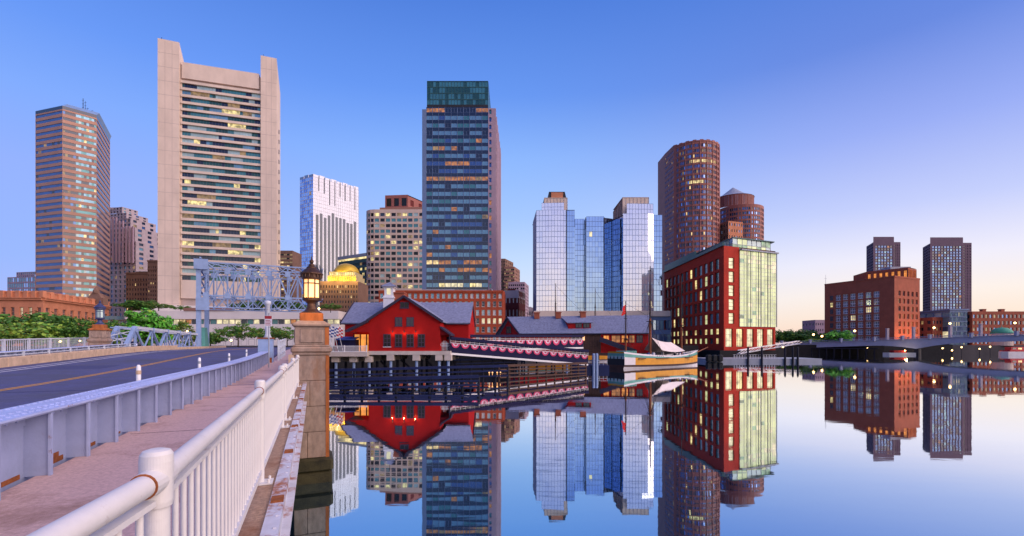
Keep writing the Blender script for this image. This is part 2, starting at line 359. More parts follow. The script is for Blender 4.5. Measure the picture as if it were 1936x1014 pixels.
def choose(*pairs, r=rnd):
    tot = sum(w for _, w in pairs)
    def f(c, q):
        x = r.uniform(0, tot)
        for k, w in pairs:
            x -= w
            if x <= 0: return k
        return pairs[-1][0]
    return f
# ------------------------------------------------------------------ water and land
b = MB(); b.poly([(-4000,-2500,0),(4000,-2500,0),(4000,6000,0),(-4000,6000,0)]); struct('water', b, 'water')
shore = [(-1500,60),(-80,87),(-40,104),(-26,138),(30,152),(66,166),(70,230),(112,230),(150,256),(200,251),(240,254),(420,242),(1800,250),(1800,3000),(-1500,3000)]
b = MB(); b.prism(shore, -.5, 4.6); struct('city_ground', b, 'ground')
b = MB()
for i in range(2, 11):
    (x0,y0),(x1,y1) = shore[i-1], shore[i]; L = math.hypot(x1-x0,y1-y0); n = (( y1-y0)/L, -(x1-x0)/L)
    b.prism([(x0,y0),(x0+n[0]*.5,y0+n[1]*.5),(x1+n[0]*.5,y1+n[1]*.5),(x1,y1)], -.4, 4.9)
struct('quay_wall', b, 'quay')

# ------------------------------------------------------------------ the near bridge; local frame: p to the right, s along the deck, h over the sidewalk
BD = V(-.391, .9204, 0).normalized(); BRT = V(BD.y, -BD.x, 0)
def dz(s):
    t = min(1, max(0, (s-20)/45)); return .8*t*t*(3-2*t)
def BR(p, s, h):
    w = BD*s+BRT*p; return (w.x, w.y, 3.95+dz(s)+h)
SS = [-12,-6,0,6,12,18,22,26,30,34,38,42,46,50,54,58,62,66,72,80,90,100,112]
def strip(b, p0, p1, h0, h1, s0=-12, s1=112, mt=0):  # a long slab that follows the deck
    ss = [s0]+[x for x in SS if s0 < x < s1]+[s1]
    for a, c in zip(ss, ss[1:]): b.box((p0,a,h0), (p1,c,h1), mt)
    return b
b = MB(BR); strip(b, -3.0, -.62, -.35, 0, -12, 120); sw = struct('sidewalk', b, 'sidewalk')
# a few transverse joints in the paving
b = MB(BR)
for s in (4.2, 9.9, 15.6, 21.3): b.box((-2.9,s,.0), (-.63,s+.012,.003))
struct('paving_joint', b, 'quay', sw)
b = MB(BR); strip(b, -.62, -.40, -.35, -.004, -12, 19.9); struct('bridge_ledge', b, 'ledge')
b = MB(BR); strip(b, -16.2, -3.3, -.5, -.02, -12, 122); road = struct('road', b, 'asphalt')
b = MB(BR)
for s in range(-10, 120, 3):
    b.box((-9.62,s,-.016), (-9.52,s+3,-.012)); b.box((-9.84,s,-.016), (-9.74,s+3,-.012))
struct('yellow_line', b, 'paint_yellow', road)
b = MB(BR)
for s in range(-10, 120, 3): b.box((-14.6,s,-.016), (-14.48,s+3,-.012))
for s in range(-10, 60, 3): b.box((-15.2,s,-.016), (-15.08,s+3,-.012))
struct('white_line', b, 'paint_white', road)
for i, (p0, s0, p1, s1) in enumerate(((-8.6,9,-6.4,13.5),(-12.8,16,-11.2,24),(-6.2,22,-4.6,25),(-14,33,-11,36))):
    b = MB(BR); b.box((p0,s0,-.0195), (p1,s1,-.0165)); struct('asphalt_patch', b, 'asphalt_dark', road)
for s in (19.9, 57):
    b = MB(BR); b.box((-16.1,s,-.019), (-3.5,s+.22,-.008)); b.box((-2.95,s,-.01), (-.64,s+.16,.006)); struct('expansion_joint', b, 'asphalt_dark', road)
b = MB(BR)
for k in range(7): b.box((-4.2+.09*k,12,-.019), (-4.15+.09*k,12.8,-.010))
struct('drain_grate', b, 'dark_metal', road)
b = MB(BR); strip(b, -21, -16.9, -.4, -.02, -12, 120); struct('sidewalk_across_road', b, 'sidewalk')
b = MB(BR)
for i in range(20): b.chamfer((-16.75,-12+i*6,-.1), (-16.2,-6.02+i*6,.52 if i < 14 else .3), .03)
struct('kerb', b, 'kerb')

# edge channel below the ledge, on the water side
t = thing('edge_girder', 'rust-stained pale blue steel edge channel outside the white railing', 'girder', BR(-.3,4,-.6))
b = MB(BR); strip(b, -.40, -.37, -.75, .02, -12, 19.9); part('web', b, 'channel_paint', t)
b = MB(BR); strip(b, -.37, -.27, -.03, .022, -12, 19.9); part('upper_flange', b, 'channel_paint', t)
b = MB(BR); strip(b, -.37, -.27, -.75, -.71, -12, 19.9); part('lower_flange', b, 'channel_paint', t)
for s in (3.1, 5.0, 7.2, 9.4, 11.6, 14, 16.4):
    b = MB(BR); b.box((-.385,s,.02), (-.275,s+.16,.045)); part('splice_plate', b, 'rust', t)
b = MB(BR)
for i in range(60): b.box((-.315,1+i*.3,.018), (-.29,1.025+i*.3,.034))
part('rivet', b, 'channel_paint', t, kind='stuff')

# ------------------------------------------------------------------ white railing
RP = -.555
def rp(s): return RP if s >= 2.17 else RP+(s-2.17)*.15
posts = [-1.5, 2.17, 5.86, 9.6, 10.5, 14.5, 18.4]
t = thing('bridge_railing', 'white tubular picket railing along the near sidewalk edge', 'railing', BR(RP,6,0))
post_mesh = {}
for s in posts:
    b = MB(); b.lathe([(.043,0),(.043,.93),(.050,.93),(.053,.95),(.055,1.10),(.053,1.128),(.044,1.142),(.025,1.148)], n=36)
    po = link('post', post_mesh.setdefault('p', b.mesh('post', 'rail_white', smooth=False)), t, True); po.location = BR(rp(s),s,0)
    b = MB(); b.box((-.09,-.11,0), (.13,.11,.014))
    for q in ((-.06,-.08),(.09,-.08),(.09,.08)): b.lathe([(.014,0),(.014,.035),(.006,.04)], (q[0],q[1],.014), 6)
    pl = link('base_plate', post_mesh.setdefault('b', b.mesh('base_plate', 'rail_white')), po, False); pl.rotation_euler = (0,0,math.atan2(BRT.y,BRT.x))
    for sgn in (-1, 1):
        b = MB(); q0 = V(*BR(rp(s),s,0)); q1 = V(*BR(rp(s+sgn*.1) if sgn < 0 else rp(s),s+sgn*.1,1.03)); b.tube(V(*BR(rp(s),s,1.03))-q0, q1-q0, .052, .049, 18); part('collar', b, 'rail_white', po, world=False)
        b = MB(); q2 = q1+(q1-V(*BR(rp(s),s,1.03)))*.06; b.tube(q1-q0, q2-q0, .0485, .047, 18); part('rust_ring', b, 'rust', po, world=False)
picket_m = None
ends = posts+[19.85]
for s0, s1 in zip(ends, ends[1:]):
    a, c = s0+.055, s1-.055
    if c-a < .3: a, c = s0+.05, s1-.05
    b = MB(); b.tube(BR(rp(a),a,1.03), BR(rp(c),c,1.03), .042, n=24); part('handrail', b, 'rail_white', t, smooth=True)
    b = MB(); b.box((RP-.022,a,.945), (RP+.022,c,.968)) if 0 else b.bar(BR(rp(a),a,.955), BR(rp(c),c,.955), .045, .022); part('upper_rail', b, 'rail_white', t)
    b = MB(); b.bar(BR(rp(a),a,.125), BR(rp(c),c,.125), .05, .05); part('lower_rail', b, 'rail_white', t)
    n = max(4, round((c-a)/.138))
    for k in range(n):
        s = a+(k+.5)*(c-a)/n
        if picket_m is None:
            q = MB(); q.tube((0,0,.14), (0,0,.95), .0125, n=8); picket_m = q.mesh('picket', 'rail_white', smooth=True)
        o = link('picket', picket_m, t, True); o.location = BR(rp(s),s,0)

# ------------------------------------------------------------------ plate girder between sidewalk and road
def plate_girder(name, label, pw, s0, s1, face, H, detail):
    t = thing(name, label, 'girder', BR(pw,(s0+s1)/2,0))
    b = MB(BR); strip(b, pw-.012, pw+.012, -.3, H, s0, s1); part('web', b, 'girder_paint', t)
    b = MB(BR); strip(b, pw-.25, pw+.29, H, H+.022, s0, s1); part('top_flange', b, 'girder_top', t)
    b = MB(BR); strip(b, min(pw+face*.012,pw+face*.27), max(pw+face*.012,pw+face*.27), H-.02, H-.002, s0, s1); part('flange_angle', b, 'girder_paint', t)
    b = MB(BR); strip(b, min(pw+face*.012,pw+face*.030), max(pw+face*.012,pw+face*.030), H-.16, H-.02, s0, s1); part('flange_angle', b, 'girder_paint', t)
    k = 0; s = s0+.2; riv = MB(BR)
    while s < s1:
        b = MB(BR); b.box((min(pw+face*.012,pw+face*.27),s-.008,0), (max(pw+face*.012,pw+face*.27),s+.008,H-.02))
        b.box((pw+face*.022-.01,s+.008,0.02), (pw+face*.022+.01,s+.10,H-.165))
        b.box((pw+face*.255-.012,s-.045,0), (pw+face*.255+.012,s-.008,H-.03)) if detail and k > 3 else None
        part('stiffener', b, 'girder_paint', t)
        if detail and s < 30:
            b = MB(BR); j = rnd.uniform(.04,.11); b.box((pw+face*.012,s+.11,.0), (pw+face*.021,s+.9,j*.6)); b.box((pw+face*.012,s+.3,j*.5), (pw+face*.0195,s+.3+rnd.uniform(.15,.5),j*1.2)); part('rust_patch', b, 'rust', t)
            for q in range(4): riv.cbox((pw+face*.038,s+.2+q*.2,H-.09), (.010,.014,.014))
        if detail and s < 34:
            for q in range(7):
                riv.cbox((pw+.20,s+q/7,H+.028), (.015,.015,.007)); riv.cbox((pw-.16,s+.07+q/7,H+.028), (.015,.015,.007)); riv.cbox((pw+.08,s+.03+q/7,H+.028), (.015,.015,.007))
            for q in range(8): riv.cbox((pw+face*.036,s+.055,.06+q*.075), (.008,.012,.012))
        s += 1.0; k += 1
    if riv.f: part('rivet', riv, 'girder_top', t, kind='stuff')
    return t
plate_girder('plate_girder', 'blue-grey riveted plate girder with stiffeners between the near sidewalk and the road', -3.12, -1, 36, 1, .76, True)
plate_girder('plate_girder', 'low blue-grey plate girder on the far side of the road behind the concrete kerb', -17.1, -4, 57, 1, .78, False)
# guard tubes in front of the far girder
t = thing('guard_rail', 'pale twin-tube guard rail above the concrete kerb across the road', 'guard rail', BR(-16.5,20,0))
for h in (.62, .80):
    b = MB()
    for a, c in zip(SS, SS[1:]):
        if c <= 58: b.tube(BR(-16.45,a,h), BR(-16.45,c,h), .03, n=6)
    part('tube', b, 'steel_pale', t)
for s in range(-10, 58, 3):
    b = MB(BR); b.box((-16.5,s,.45), (-16.4,s+.1,.84)); part('post', b, 'steel_pale', t)
# far railing
t = thing('bridge_railing', 'pale picket railing along the far sidewalk in front of the trees', 'railing', BR(-20.6,25,0))
pk = None
for i in range(24):
    s = -6+i*3.2
    if 0: continue
    b = MB(BR); b.box((-20.66,s-.06,0), (-20.54,s+.06,1.42)); part('post', b, 'steel_pale', t)
    b = MB(); b.bar(BR(-20.6,s,1.35), BR(-20.6,s+3.2,1.35), .09, .08); part('handrail', b, 'steel_pale', t)
    b = MB(); b.bar(BR(-20.6,s,.2), BR(-20.6,s+3.2,.2), .06, .06); part('lower_rail', b, 'steel_pale', t)
    for k in range(1, 14):
        if pk is None: q = MB(); q.tube((0,0,.2), (0,0,1.33), .022, n=5); pk = q.mesh('picket', 'steel_pale')
        if i < 22:
            o = link('picket', pk, t, True); o.location = BR(-20.6,s+k*3.2/14,0)

# girder end box with stub pipe, sign and delineators
t = thing('bollard_box', 'blue-grey steel end box carrying a stubby pale pipe at the end of the girder', 'post', BR(-3.1,36.6,0))
b = MB(BR); b.box((-3.55,36.1,-.1), (-2.65,37.1,1.65)); part('box_body', b, 'steel_blue', t)
b = MB(BR); b.box((-3.6,36.05,1.65), (-2.6,37.15,1.72)); b.box((-3.5,36.05,.0), (-2.7,36.1,.35)); part('rusty_cap', b, 'rust', t)
b = MB(); c = BR(-3.0,36.6,1.72); b.lathe([(.28,0),(.2,.12),(.16,.3),(.155,2.25),(.2,2.3),(.24,2.42),(.2,2.55),(.08,2.6)], c, 14); part('pipe', b, 'steel_pale', t, smooth=True)
t = thing('parking_sign', 'small red and white street sign on a slim grey pole by the girder', 'sign', BR(-2.5,31.3,0))
b = MB(); b.tube(BR(-2.5,31.3,0), BR(-2.5,31.3,3.25), .04, n=8); part('pole', b, 'grey_metal', t)
sp = V(*BR(-2.5,31.3,0))
b = MB(); b.box((sp.x-.22,sp.y-.07,sp.z+2.45), (sp.x+.22,sp.y-.05,sp.z+3.1)); sg = part('sign_plate', b, 'sign_white', t)
b = MB(); b.box((sp.x-.21,sp.y-.074,sp.z+2.9), (sp.x+.21,sp.y-.071,sp.z+3.08))
for q in range(4): b.box((sp.x-.17,sp.y-.074,sp.z+2.52+q*.09), (sp.x+.17-.05*(q % 2),sp.y-.071,sp.z+2.555+q*.09))
part('sign_print', b, 'sign_red', sg)
first = None
for i, (u, vb, lab) in enumerate(((262,734,'white delineator post nearest the camera behind the girder'), (377,703,'second white delineator post along the road edge'), (433,686,'third white delineator post along the road edge'), (466,679,'farthest white delineator post near the pipe-topped box'))):
    a = (u-CX)/F; q = a*BRT.x+BRT.y; D = -3.75/q; s = a*D*BD.x+D*BD.y
    t = thing('delineator_post', lab, 'delineator', BR(-3.75,s,0), 'white delineator posts along the road')
    b = MB(); b.lathe([(.11,0),(.10,.05),(.055,.07),(.05,.12),(.046,1.02),(.02,1.06)], n=12); part('tube', b, 'white_paint', t, smooth=True, world=False)
    b = MB(); b.lathe([(.052,.84),(.052,.93)], n=12); part('reflector_band', b, 'kerb' if i == 0 else 'grey_metal', t, world=False)

# ------------------------------------------------------------------ granite lantern piers
def lantern_pier(loc, rz, lit_, label, lab2, near):
    H0 = -loc[2]                                     # down to the water
    t = thing('granite_pier', label, 'pier', loc, 'granite lantern piers of the bridge', rz)
    hw = .63
    zb = H0+.98
    b = MB(); b.chamfer((-hw-.14,-hw-.14,H0-1), (hw+.14,hw+.14,H0+.42), .06); b.chamfer((-hw-.17,-hw-.17,H0+.42), (hw+.17,hw+.17,H0+.98), .09); part('plinth', b, 'granite_algae', t, world=False)
    n = 4; hz = (1.10-zb)/n
    b = MB(); b.box((-hw+.05,-hw+.05,zb), (hw-.05,hw-.05,2.0)); part('core', b, 'granite', t, world=False)
    for k in range(n):
        z0 = zb+k*hz
        for fx, (x0,y0,x1,y1) in enumerate(((-hw,-hw,hw,-hw+.3),(-hw,hw-.3,hw,hw),(hw-.3,-hw+.3,hw,hw-.3),(-hw,-hw+.3,-hw+.3,hw-.3))):
            sp_ = [0,1] if (k % 2 == 1 and near) else [0,.45,1]
            if k == 0: sp_ = [0,.38,1]
            e = rnd.uniform(0,.012)
            for q0, q1 in zip(sp_, sp_[1:]):
                b = MB()
                if fx < 2: b.chamfer((x0+(x1-x0)*q0,y0-e*(fx == 0),z0+.006), (x0+(x1-x0)*q1-.008,y1+e*(fx == 1),z0+hz-.006), .018)
                else: b.chamfer((x0-e*(fx == 3),y0+(y1-y0)*q0,z0+.006), (x1+e*(fx == 2),y0+(y1-y0)*q1-.008,z0+hz-.006), .018)
                part('stone', b, 'granite', t, world=False)
    b = MB(); b.chamfer((-hw-.06,-hw-.06,1.10), (hw+.06,hw+.06,1.20), .02); b.chamfer((-hw-.12,-hw-.12,1.20), (hw+.12,hw+.12,1.42), .05); b.chamfer((-hw-.04,-hw-.04,1.42), (hw+.04,hw+.04,1.50), .02); part('cornice', b, 'granite', t, world=False)
    b = MB(); b.chamfer((-hw+.02,-hw+.02,1.50), (hw-.02,hw-.02,2.22), .02); up = part('upper_block', b, 'granite', t, world=False)
    for sx, sy in ((0,-1),(0,1),(1,0),(-1,0)):
        b = MB(); c = (sx*(hw-.02),sy*(hw-.02)); d = .42
        b.chamfer((c[0]-(d if sy else .03),c[1]-(d if sx else .03),1.58), (c[0]+(d if sy else .03),c[1]+(d if sx else .03),2.12), .025); part('panel', b, 'granite', up, world=False)
    b = MB(); b.chamfer((-hw-.07,-hw-.07,2.22), (hw+.07,hw+.07,2.36), .04); b.prism([(-hw,-hw),(hw,-hw),(hw,hw),(-hw,hw)], 2.36, 2.46, 0, True, [(-.46,-.46),(.46,-.46),(.46,.46),(-.46,.46)]); part('cap', b, 'granite' if near else 'granite_rust', t, world=False)
    b = MB(); b.chamfer((-.44,-.44,2.43), (.44,.44,2.78), .03); part('lantern_plinth', b, 'granite_rust', t, world=False)
    if near:
        b = MB(); b.box((hw-.11,-hw-.02,H0+.98), (hw+.02,-hw-.004,1.08)); b.box((hw-.14,-hw+.0,1.5), (hw+.02,-hw+.15,2.2)); part('rust_streak', b, 'granite_rust', t, label='rust-orange run-off streak down the water-side corner', world=False)
    # the lantern stands on the pier
    lm = 'bronze' if lit_ else 'lantern_blue'
    l = thing('pier_lantern', lab2, 'lantern', V(*loc)+V(0,0,2.78), 'pier lanterns of the bridge', rz+R(22.5)); l.scale = (.74,.74,.93)
    b = MB(); b.lathe([(.52,0),(.52,.05),(.40,.10),(.30,.18),(.24,.30),(.22,.42),(.30,.50),(.44,.56),(.47,.62),(.47,.68)], n=16); part('base', b, lm, l, world=False)
    ar = .43
    for k in range(8):
        a = k*math.pi/4; b = MB(); b.bar((ar*math.cos(a),ar*math.sin(a),.66), (ar*math.cos(a),ar*math.sin(a),1.50), .05, .05); part('mullion', b, lm, l, world=False)
        a2 = a+math.pi/4; b = MB(); q = .40
        b.poly([(q*math.cos(a),q*math.sin(a),.70),(q*math.cos(a2),q*math.sin(a2),.70),(q*math.cos(a2),q*math.sin(a2),1.46),(q*math.cos(a),q*math.sin(a),1.46)])
        b.poly([(.97*x,.97*y,z) for x,y,z in reversed(b.v[:4])])
        part('pane', b, 'lamp_glow' if lit_ else 'glass_pale', l, world=False)
    b = MB(); b.lathe([(.47,1.20),(.455,1.22),(.455,1.24),(.47,1.26)], n=8); b2 = MB(); b2.lathe([(.44,1.28),(.455,1.30),(.44,1.32)], n=8, a0=0); part('rail_ring', b2, lm, l, world=False)
    b = MB(); b.lathe([(.47,1.48),(.50,1.54),(.50,1.66),(.60,1.70),(.60,1.75),(.50,1.82),(.36,1.92),(.26,1.98),(.26,2.02),(.18,2.06),(.10,2.12)], n=16); rf = part('roof', b, lm, l, world=False)
    for k in range(16):
        a = (k+.5)*math.pi/8; b = MB(); b.cbox((.545*math.cos(a),.545*math.sin(a),1.62), (.025,.025,.06)); part('dentil', b, lm, rf, world=False)
    b = MB(); b.lathe([(.16,2.08),(.16,2.14),(.07,2.18),(.11,2.25),(.11,2.30),(.05,2.36),(.015,2.50)], n=12); part('finial', b, lm, l, world=False)
    if lit_:
        b = MB(); b.lathe([(.03,.85),(.10,.92),(.12,1.0),(.10,1.08),(.03,1.15)], n=12); part('bulb', b, 'bulb', l, world=False)
        lt = bpy.data.lights.new('lantern_light', 'POINT'); lt.energy = 26; lt.color = (1,.55,.2); lt.shadow_soft_size = .3
        o = bpy.data.objects.new('lantern_light', lt); COL.objects.link(o); o.location = V(*loc)+V(0,0,2.7); o.location += BD*(-1.0)+V(0,0,.35)
    return t
pr = math.atan2(BRT.y, BRT.x)
lantern_pier(V(*BR(-.10,20.65,0)), pr, True, 'tall stained granite pier rising from the water beside the railing', 'bronze lantern glowing orange on the near granite pier', True)
c = BR(-18.4,55.0,-.15)
lantern_pier(V(c[0],c[1],c[2]), pr, False, 'squat rust-red granite pier across the road in front of the trees', 'unlit blue lantern on the far rust-red pier', False)
b = MB(); q = BR(-19.0,42,0)

# ------------------------------------------------------------------ pony truss along the far side of the lift span
def truss_plane(par, p, s0, s1, top0, n, lab=None):
    st = (s1-s0)/n; bo = .25
    b = MB(); b.bar(BR(p,s0+st*.5,top0), BR(p,s1-st*.3,top0-.25), .28, .28); part('top_chord', b, 'steel_pale', par)
    b = MB(); b.bar(BR(p,s0,bo), BR(p,s1,bo), .3, .3); part('bottom_chord', b, 'steel_blue', par)
    b = MB(); b.bar(BR(p,s0,bo), BR(p,s0+st*.5,top0), .34, .3); part('end_post', b, 'steel_blue', par)
    for k in range(n):
        a = s0+k*st
        b = MB(); b.bar(BR(p,a+st*.5,top0-.1), BR(p,a+st,bo), .12, .12); part('diagonal', b, 'steel_blue', par)
        if k: b = MB(); b.bar(BR(p,a,bo), BR(p,a+st*.5,top0-.1), .12, .12); part('diagonal', b, 'steel_blue', par)
        b = MB(); b.bar(BR(p,a+st*.5,bo), BR(p,a+st*.5,top0-.1), .1, .1); part('vertical', b, 'steel_blue', par)
        b = MB(); c = BR(p,a+st*.5,top0-.2); b.cbox(c, (.25,.06,.28)); part('gusset', b, 'steel_blue', par)
t = thing('pony_truss', 'low blue-grey riveted truss beside the far lane of the lift span', 'truss', BR(-17,74,0))
truss_plane(t, -16.9, 56, 90, 2.45, 6); truss_plane(t, -18.6, 57, 90, 2.45, 6)
for k in range(6):
    b = MB(); s = 58+k*5.6; b.bar(BR(-16.9,s,2.4), BR(-18.6,s,2.4), .12); b.bar(BR(-16.9,s,2.4), BR(-18.6,s+3,2.4), .08); part('cross_brace', b, 'steel_blue', t)
for k in range(3):
    b = MB(); b.bar(BR(-16.9,56+k*.8,.3+k*.65), BR(-18.6,57+k*.8,.9+k*.6), .09); b.bar(BR(-18.6,56.4+k*.8,.3+k*.65), BR(-16.9,56.8+k*.8,.9+k*.6), .09); part('portal_lacing', b, 'steel_pale', t)
b = MB(BR); b.prism([(-17.3,89),(-16.3,89),(-16.3,92.5),(-17.3,92.5)], -.2, 3.4, 0, True, [(-17.1,90),(-16.5,90),(-16.5,91.6),(-17.1,91.6)]); part('rocker', b, 'hull_teal', t, label='weathered mint green rocker casting')

# ------------------------------------------------------------------ overhead lattice portal of the lift span
t = thing('lattice_portal', 'overhead blue-grey lattice truss spanning the road behind the lantern', 'truss', BR(-9,90,0))
SF, SB = 86.5, 92.5                                     # front and rear truss planes
pl, prr, zt, zb2 = -16.7, -1.2, 13.6, 8.4
for s in (SF, SB):
    b = MB(); c = BR(pl,s,0); b.bar(BR(pl,s,-.5), BR(pl,s,zt+.3), .62, .5, up=tuple(BD)); part('column', b, 'steel_blue', t)
b = MB(); b.bar(BR(pl+.4,SF-.6,zt-1.2), BR(pl+.4,SF-.6,zt+.4), 1.9, .12, up=tuple(BD)); part('gusset', b, 'steel_blue', t)
b = MB(); b.bar(BR(pl+.6,SF-.5,zb2-2.4), BR(pl+.6,SF-.5,zb2-.4), 1.8, .12, up=tuple(BD)); part('gusset', b, 'steel_blue', t)
for s in (SF, SB):
    b = MB(); b.bar(BR(-.6,s,-.5), BR(-.6,s,zt), .7, .6, up=tuple(BD)); part('column', b, 'steel_blue', t)
    zc = zb2-1.9
    for z, w in ((zt,.2),(zt-1.3,.15),(zb2,.2),(zc,.17)):
        b = MB(); b.bar(BR(pl,s,z), BR(prr,s,z), w, w); part('chord', b, 'steel_blue', t)
    n = 5; st = (prr-pl-1)/n
    for k in range(n):
        a = pl+1+k*st; m_ = a+st/2
        for (x0,z0,x1,z1,w) in ((a,zt,a,zc,.17),(a,zb2,m_,zt-1.3,.15),(m_,zt-1.3,a+st,zb2,.15),(m_,zt-1.3,m_,zb2,.10),
                                (a,zt,m_,zt-1.3,.085),(m_,zt,a,zt-1.3,.085),(m_,zt,a+st,zt-1.3,.085),(a+st,zt,m_,zt-1.3,.085),(a,zb2,m_,zc,.10),(m_,zb2,a,zc,.10),(m_,zb2,a+st,zc,.10),(a+st,zb2,m_,zc,.10)):
            b = MB(); b.bar(BR(x0,s,z0), BR(x1,s,z1), w, w); part('lacing_bar', b, 'steel_blue', t)
        for z in (zt-1.3, zb2): b = MB(); b.bar(BR(a-.4,s-.12,z), BR(a+.4,s-.12,z), .06, .8); part('gusset', b, 'steel_blue', t)
for k in range(6):
    a = pl+1+k*3.4
    for z in (zt, zb2):
        b = MB(); b.bar(BR(a,SF,z), BR(a,SB,z), .16); part('cross_strut', b, 'steel_blue', t)
        if k < 5: b = MB(); b.bar(BR(a,SF,z), BR(a+3.4,SB,z), .12); part('cross_strut', b, 'steel_blue', t)
for k in range(4):
    b = MB(); b.bar(BR(pl+.2,SF,7.6+k*1.7), BR(pl+.2,SB,9.2+k*1.7), .2); b.bar(BR(pl+.2,SB,7.6+k*1.7), BR(pl+.2,SF,9.2+k*1.7), .2); part('column_lacing', b, 'steel_blue', t)

# far part of the bridge right of the girder end: railing stub and concrete wing wall
t = thing('bridge_railing', 'short pale blue railing section behind the steel end box', 'railing', BR(-2.4,41,0))
for s in (38.5, 41, 43.5, 46):
    b = MB(BR); b.box((-2.5,s,0), (-2.36,s+.14,1.5)); part('post', b, 'steel_pale', t)
for h in (1.4, .9, .4):
    b = MB(); b.bar(BR(-2.43,38.5,h), BR(-2.43,46.1,h), .1, .1); part('rail', b, 'steel_pale', t)
b = MB(BR); b.box((-1.2,26,-.5), (-.5,110,.95)); single('parapet_wall', b, 'kerb', 'low beige concrete parapet behind the granite pier', 'wall', BR(-.8,60,0))
# bridge substructure under the far deck
b = MB(BR); b.box((-21,-10,-.8), (-.65,112,-.5)); b.box((-20,60,-4.6), (-1,66,-.8)); b.box((-20,106,-4.6), (-1,112,-.8)); struct('bridge_deck', b, 'quay')
# ------------------------------------------------------------------ the skyline, left to right
GZ = 4.4
# striped office tower
Cn = [PT(67,338), PT(118,330), PT(183,343.6), PT(208,385)]
zt_ = PZ(194,330)
t = thing('striped_tower', 'tall rose and blue striped office tower with rooftop antennas, leftmost tower', 'tower', (Cn[1][0],Cn[1][1]+20,GZ))
bk = [(Cn[3][0]-40,Cn[3][1]+25), (Cn[0][0]-8,Cn[0][1]+45)]
f = Facade(t, 'wall', 'rose_band')
pk1 = choose(('glass_blue',60),('glass_navy',3),('lit_dim',1.2))
pk2 = choose(('glass_navy',20),('glass_teal',34),('glass_sky',30),('glass_pale',8),('lit_warm',4))
f.run(Cn[0], Cn[1], GZ, zt_-4.5, 10, 38, 1, .48, pk1, .25, mb=4); f.run(Cn[1], Cn[2], GZ, zt_-4.5, 13, 38, 1, .48, lambda c, r: (pk2(c,r) if c > 4 else choose(('glass_navy',8),('glass_blue',2),('lit_dim',.6))(c,r)), .25, mb=4)
f.run(Cn[2], Cn[3], GZ, zt_-4.5, 10, 38, 1, .48, choose(('glass_blue',1)), .25, mb=4); f.blank(Cn[3], bk[0], GZ, zt_-4.5); f.blank(bk[0], bk[1], GZ, zt_-4.5); f.blank(bk[1], Cn[0], GZ, zt_-4.5); f.done()
b = MB(); b.prism(Cn+bk, zt_-4.5, zt_-2.2, 'glass_navy'); b.prism(Cn+bk, zt_-2.2, zt_, 'glass_blue', True, [(x+(-300-x)*.06,y+(370-y)*.06) for x,y in Cn+bk]); part('crown', b, [], t)
ax, ay = PT(143,345)
for (dx, h, w) in ((0,14,.5),(1.7,12,.3),(3.4,7,.25),(-6,4,.2),(7,5,.2)):
    b = MB(); b.tube((ax+dx,ay+6,zt_-.5), (ax+dx,ay+6,zt_+h), w*.6, w*.3, 6)
    for q in range(4): b.bar((ax+dx-.8,ay+6,zt_+h*(.3+.2*q)), (ax+dx+.8,ay+6,zt_+h*(.3+.2*q)), .15)
    part('antenna', b, 'dark_metal', t)
b = MB(); c = PT(109,345); b.lathe([(.2,0),(.2,2),(1.4,2.6),(1.7,3.6)], (c[0],c[1],zt_-.3), 10); part('dish', b, 'dark_metal', t)

# pale glass block far left
t = thing('glass_block', 'distant low pale blue glass block with a rounded pink top', 'building', (PX(40,430),430,GZ))
f = Facade(t, 'wall', 'pink_stone')
A, B = PT(14,430), PT(66,424); f.run(A, B, GZ, PZ(524,428), 12, 12, .8, .7, choose(('glass_sky',5),('glass_mirror_blue',3)), .2); bb = back(A,B,20); f.blank(B,bb[0],GZ,PZ(524,428)); f.blank(bb[1],A,GZ,PZ(524,428)); f.cap([A,B,*bb],PZ(524,428))
A, B = PT(31,432), PT(66,428); f.run(A, B, PZ(526,430), PZ(514.5,430), 9, 2, .62, .7, choose(('glass_sky',5),('glass_blue',3)), .3); bb = back(A,B,14); f.blank(bb[1],A,PZ(526,430),PZ(514.5,430)); f.cap([A,B,*bb],PZ(514.5,430)); f.done()

# sandstone railway station
A0, A1, A2 = PT(-70,172), PT(82,175), PT(206,217)
t = thing('sandstone_station', 'long orange sandstone station with parapet behind the left trees', 'building', (A1[0],A1[1]+15,GZ))
zr = PZ(552,175)
f = Facade(t, 'wall', 'sandstone')
f.run(A0, A1, GZ, zr-3.2, 9, 2, .46, .52, lambda c, r: 'lit_cream' if (r == 1 and c in (6,7)) else 'glass_navy', .5, single=True, cols=3, rows=2, fm='rose_dark', bar=.16, mb=4, mt=1.2)
f.run(A1, A2, GZ, zr-3.2, 9, 2, .46, .52, choose(('glass_navy',3),('glass_teal',2)), .5, single=True, cols=3, rows=2, fm='rose_band', bar=.16, mb=4, mt=1.2)
bb = back(A1,A2,40); f.blank(A2,bb[0],GZ,zr-3.2); f.cap([A0,A1,A2,bb[0],(A0[0]-10,A0[1]+60)], zr-1.2); f.done()
def wallstrip(b, A, B, z0, z1, out, mt=0, inn=.4):
    L = math.hypot(B[0]-A[0],B[1]-A[1]); nx, ny = (B[1]-A[1])/L, -(B[0]-A[0])/L
    b.prism([(A[0]+nx*out,A[1]+ny*out),(B[0]+nx*out,B[1]+ny*out),(B[0]-nx*inn,B[1]-ny*inn),(A[0]-nx*inn,A[1]-ny*inn)], z0, z1, mt); return b
b = MB()
for P_, Q_ in ((A0,A1),(A1,A2)): wallstrip(b,P_,Q_,zr-3.2,zr-2.5,.8); wallstrip(b,P_,Q_,zr-2.5,zr-2.2,1.2)
part('cornice', b, 'sandstone', t)
b = MB()
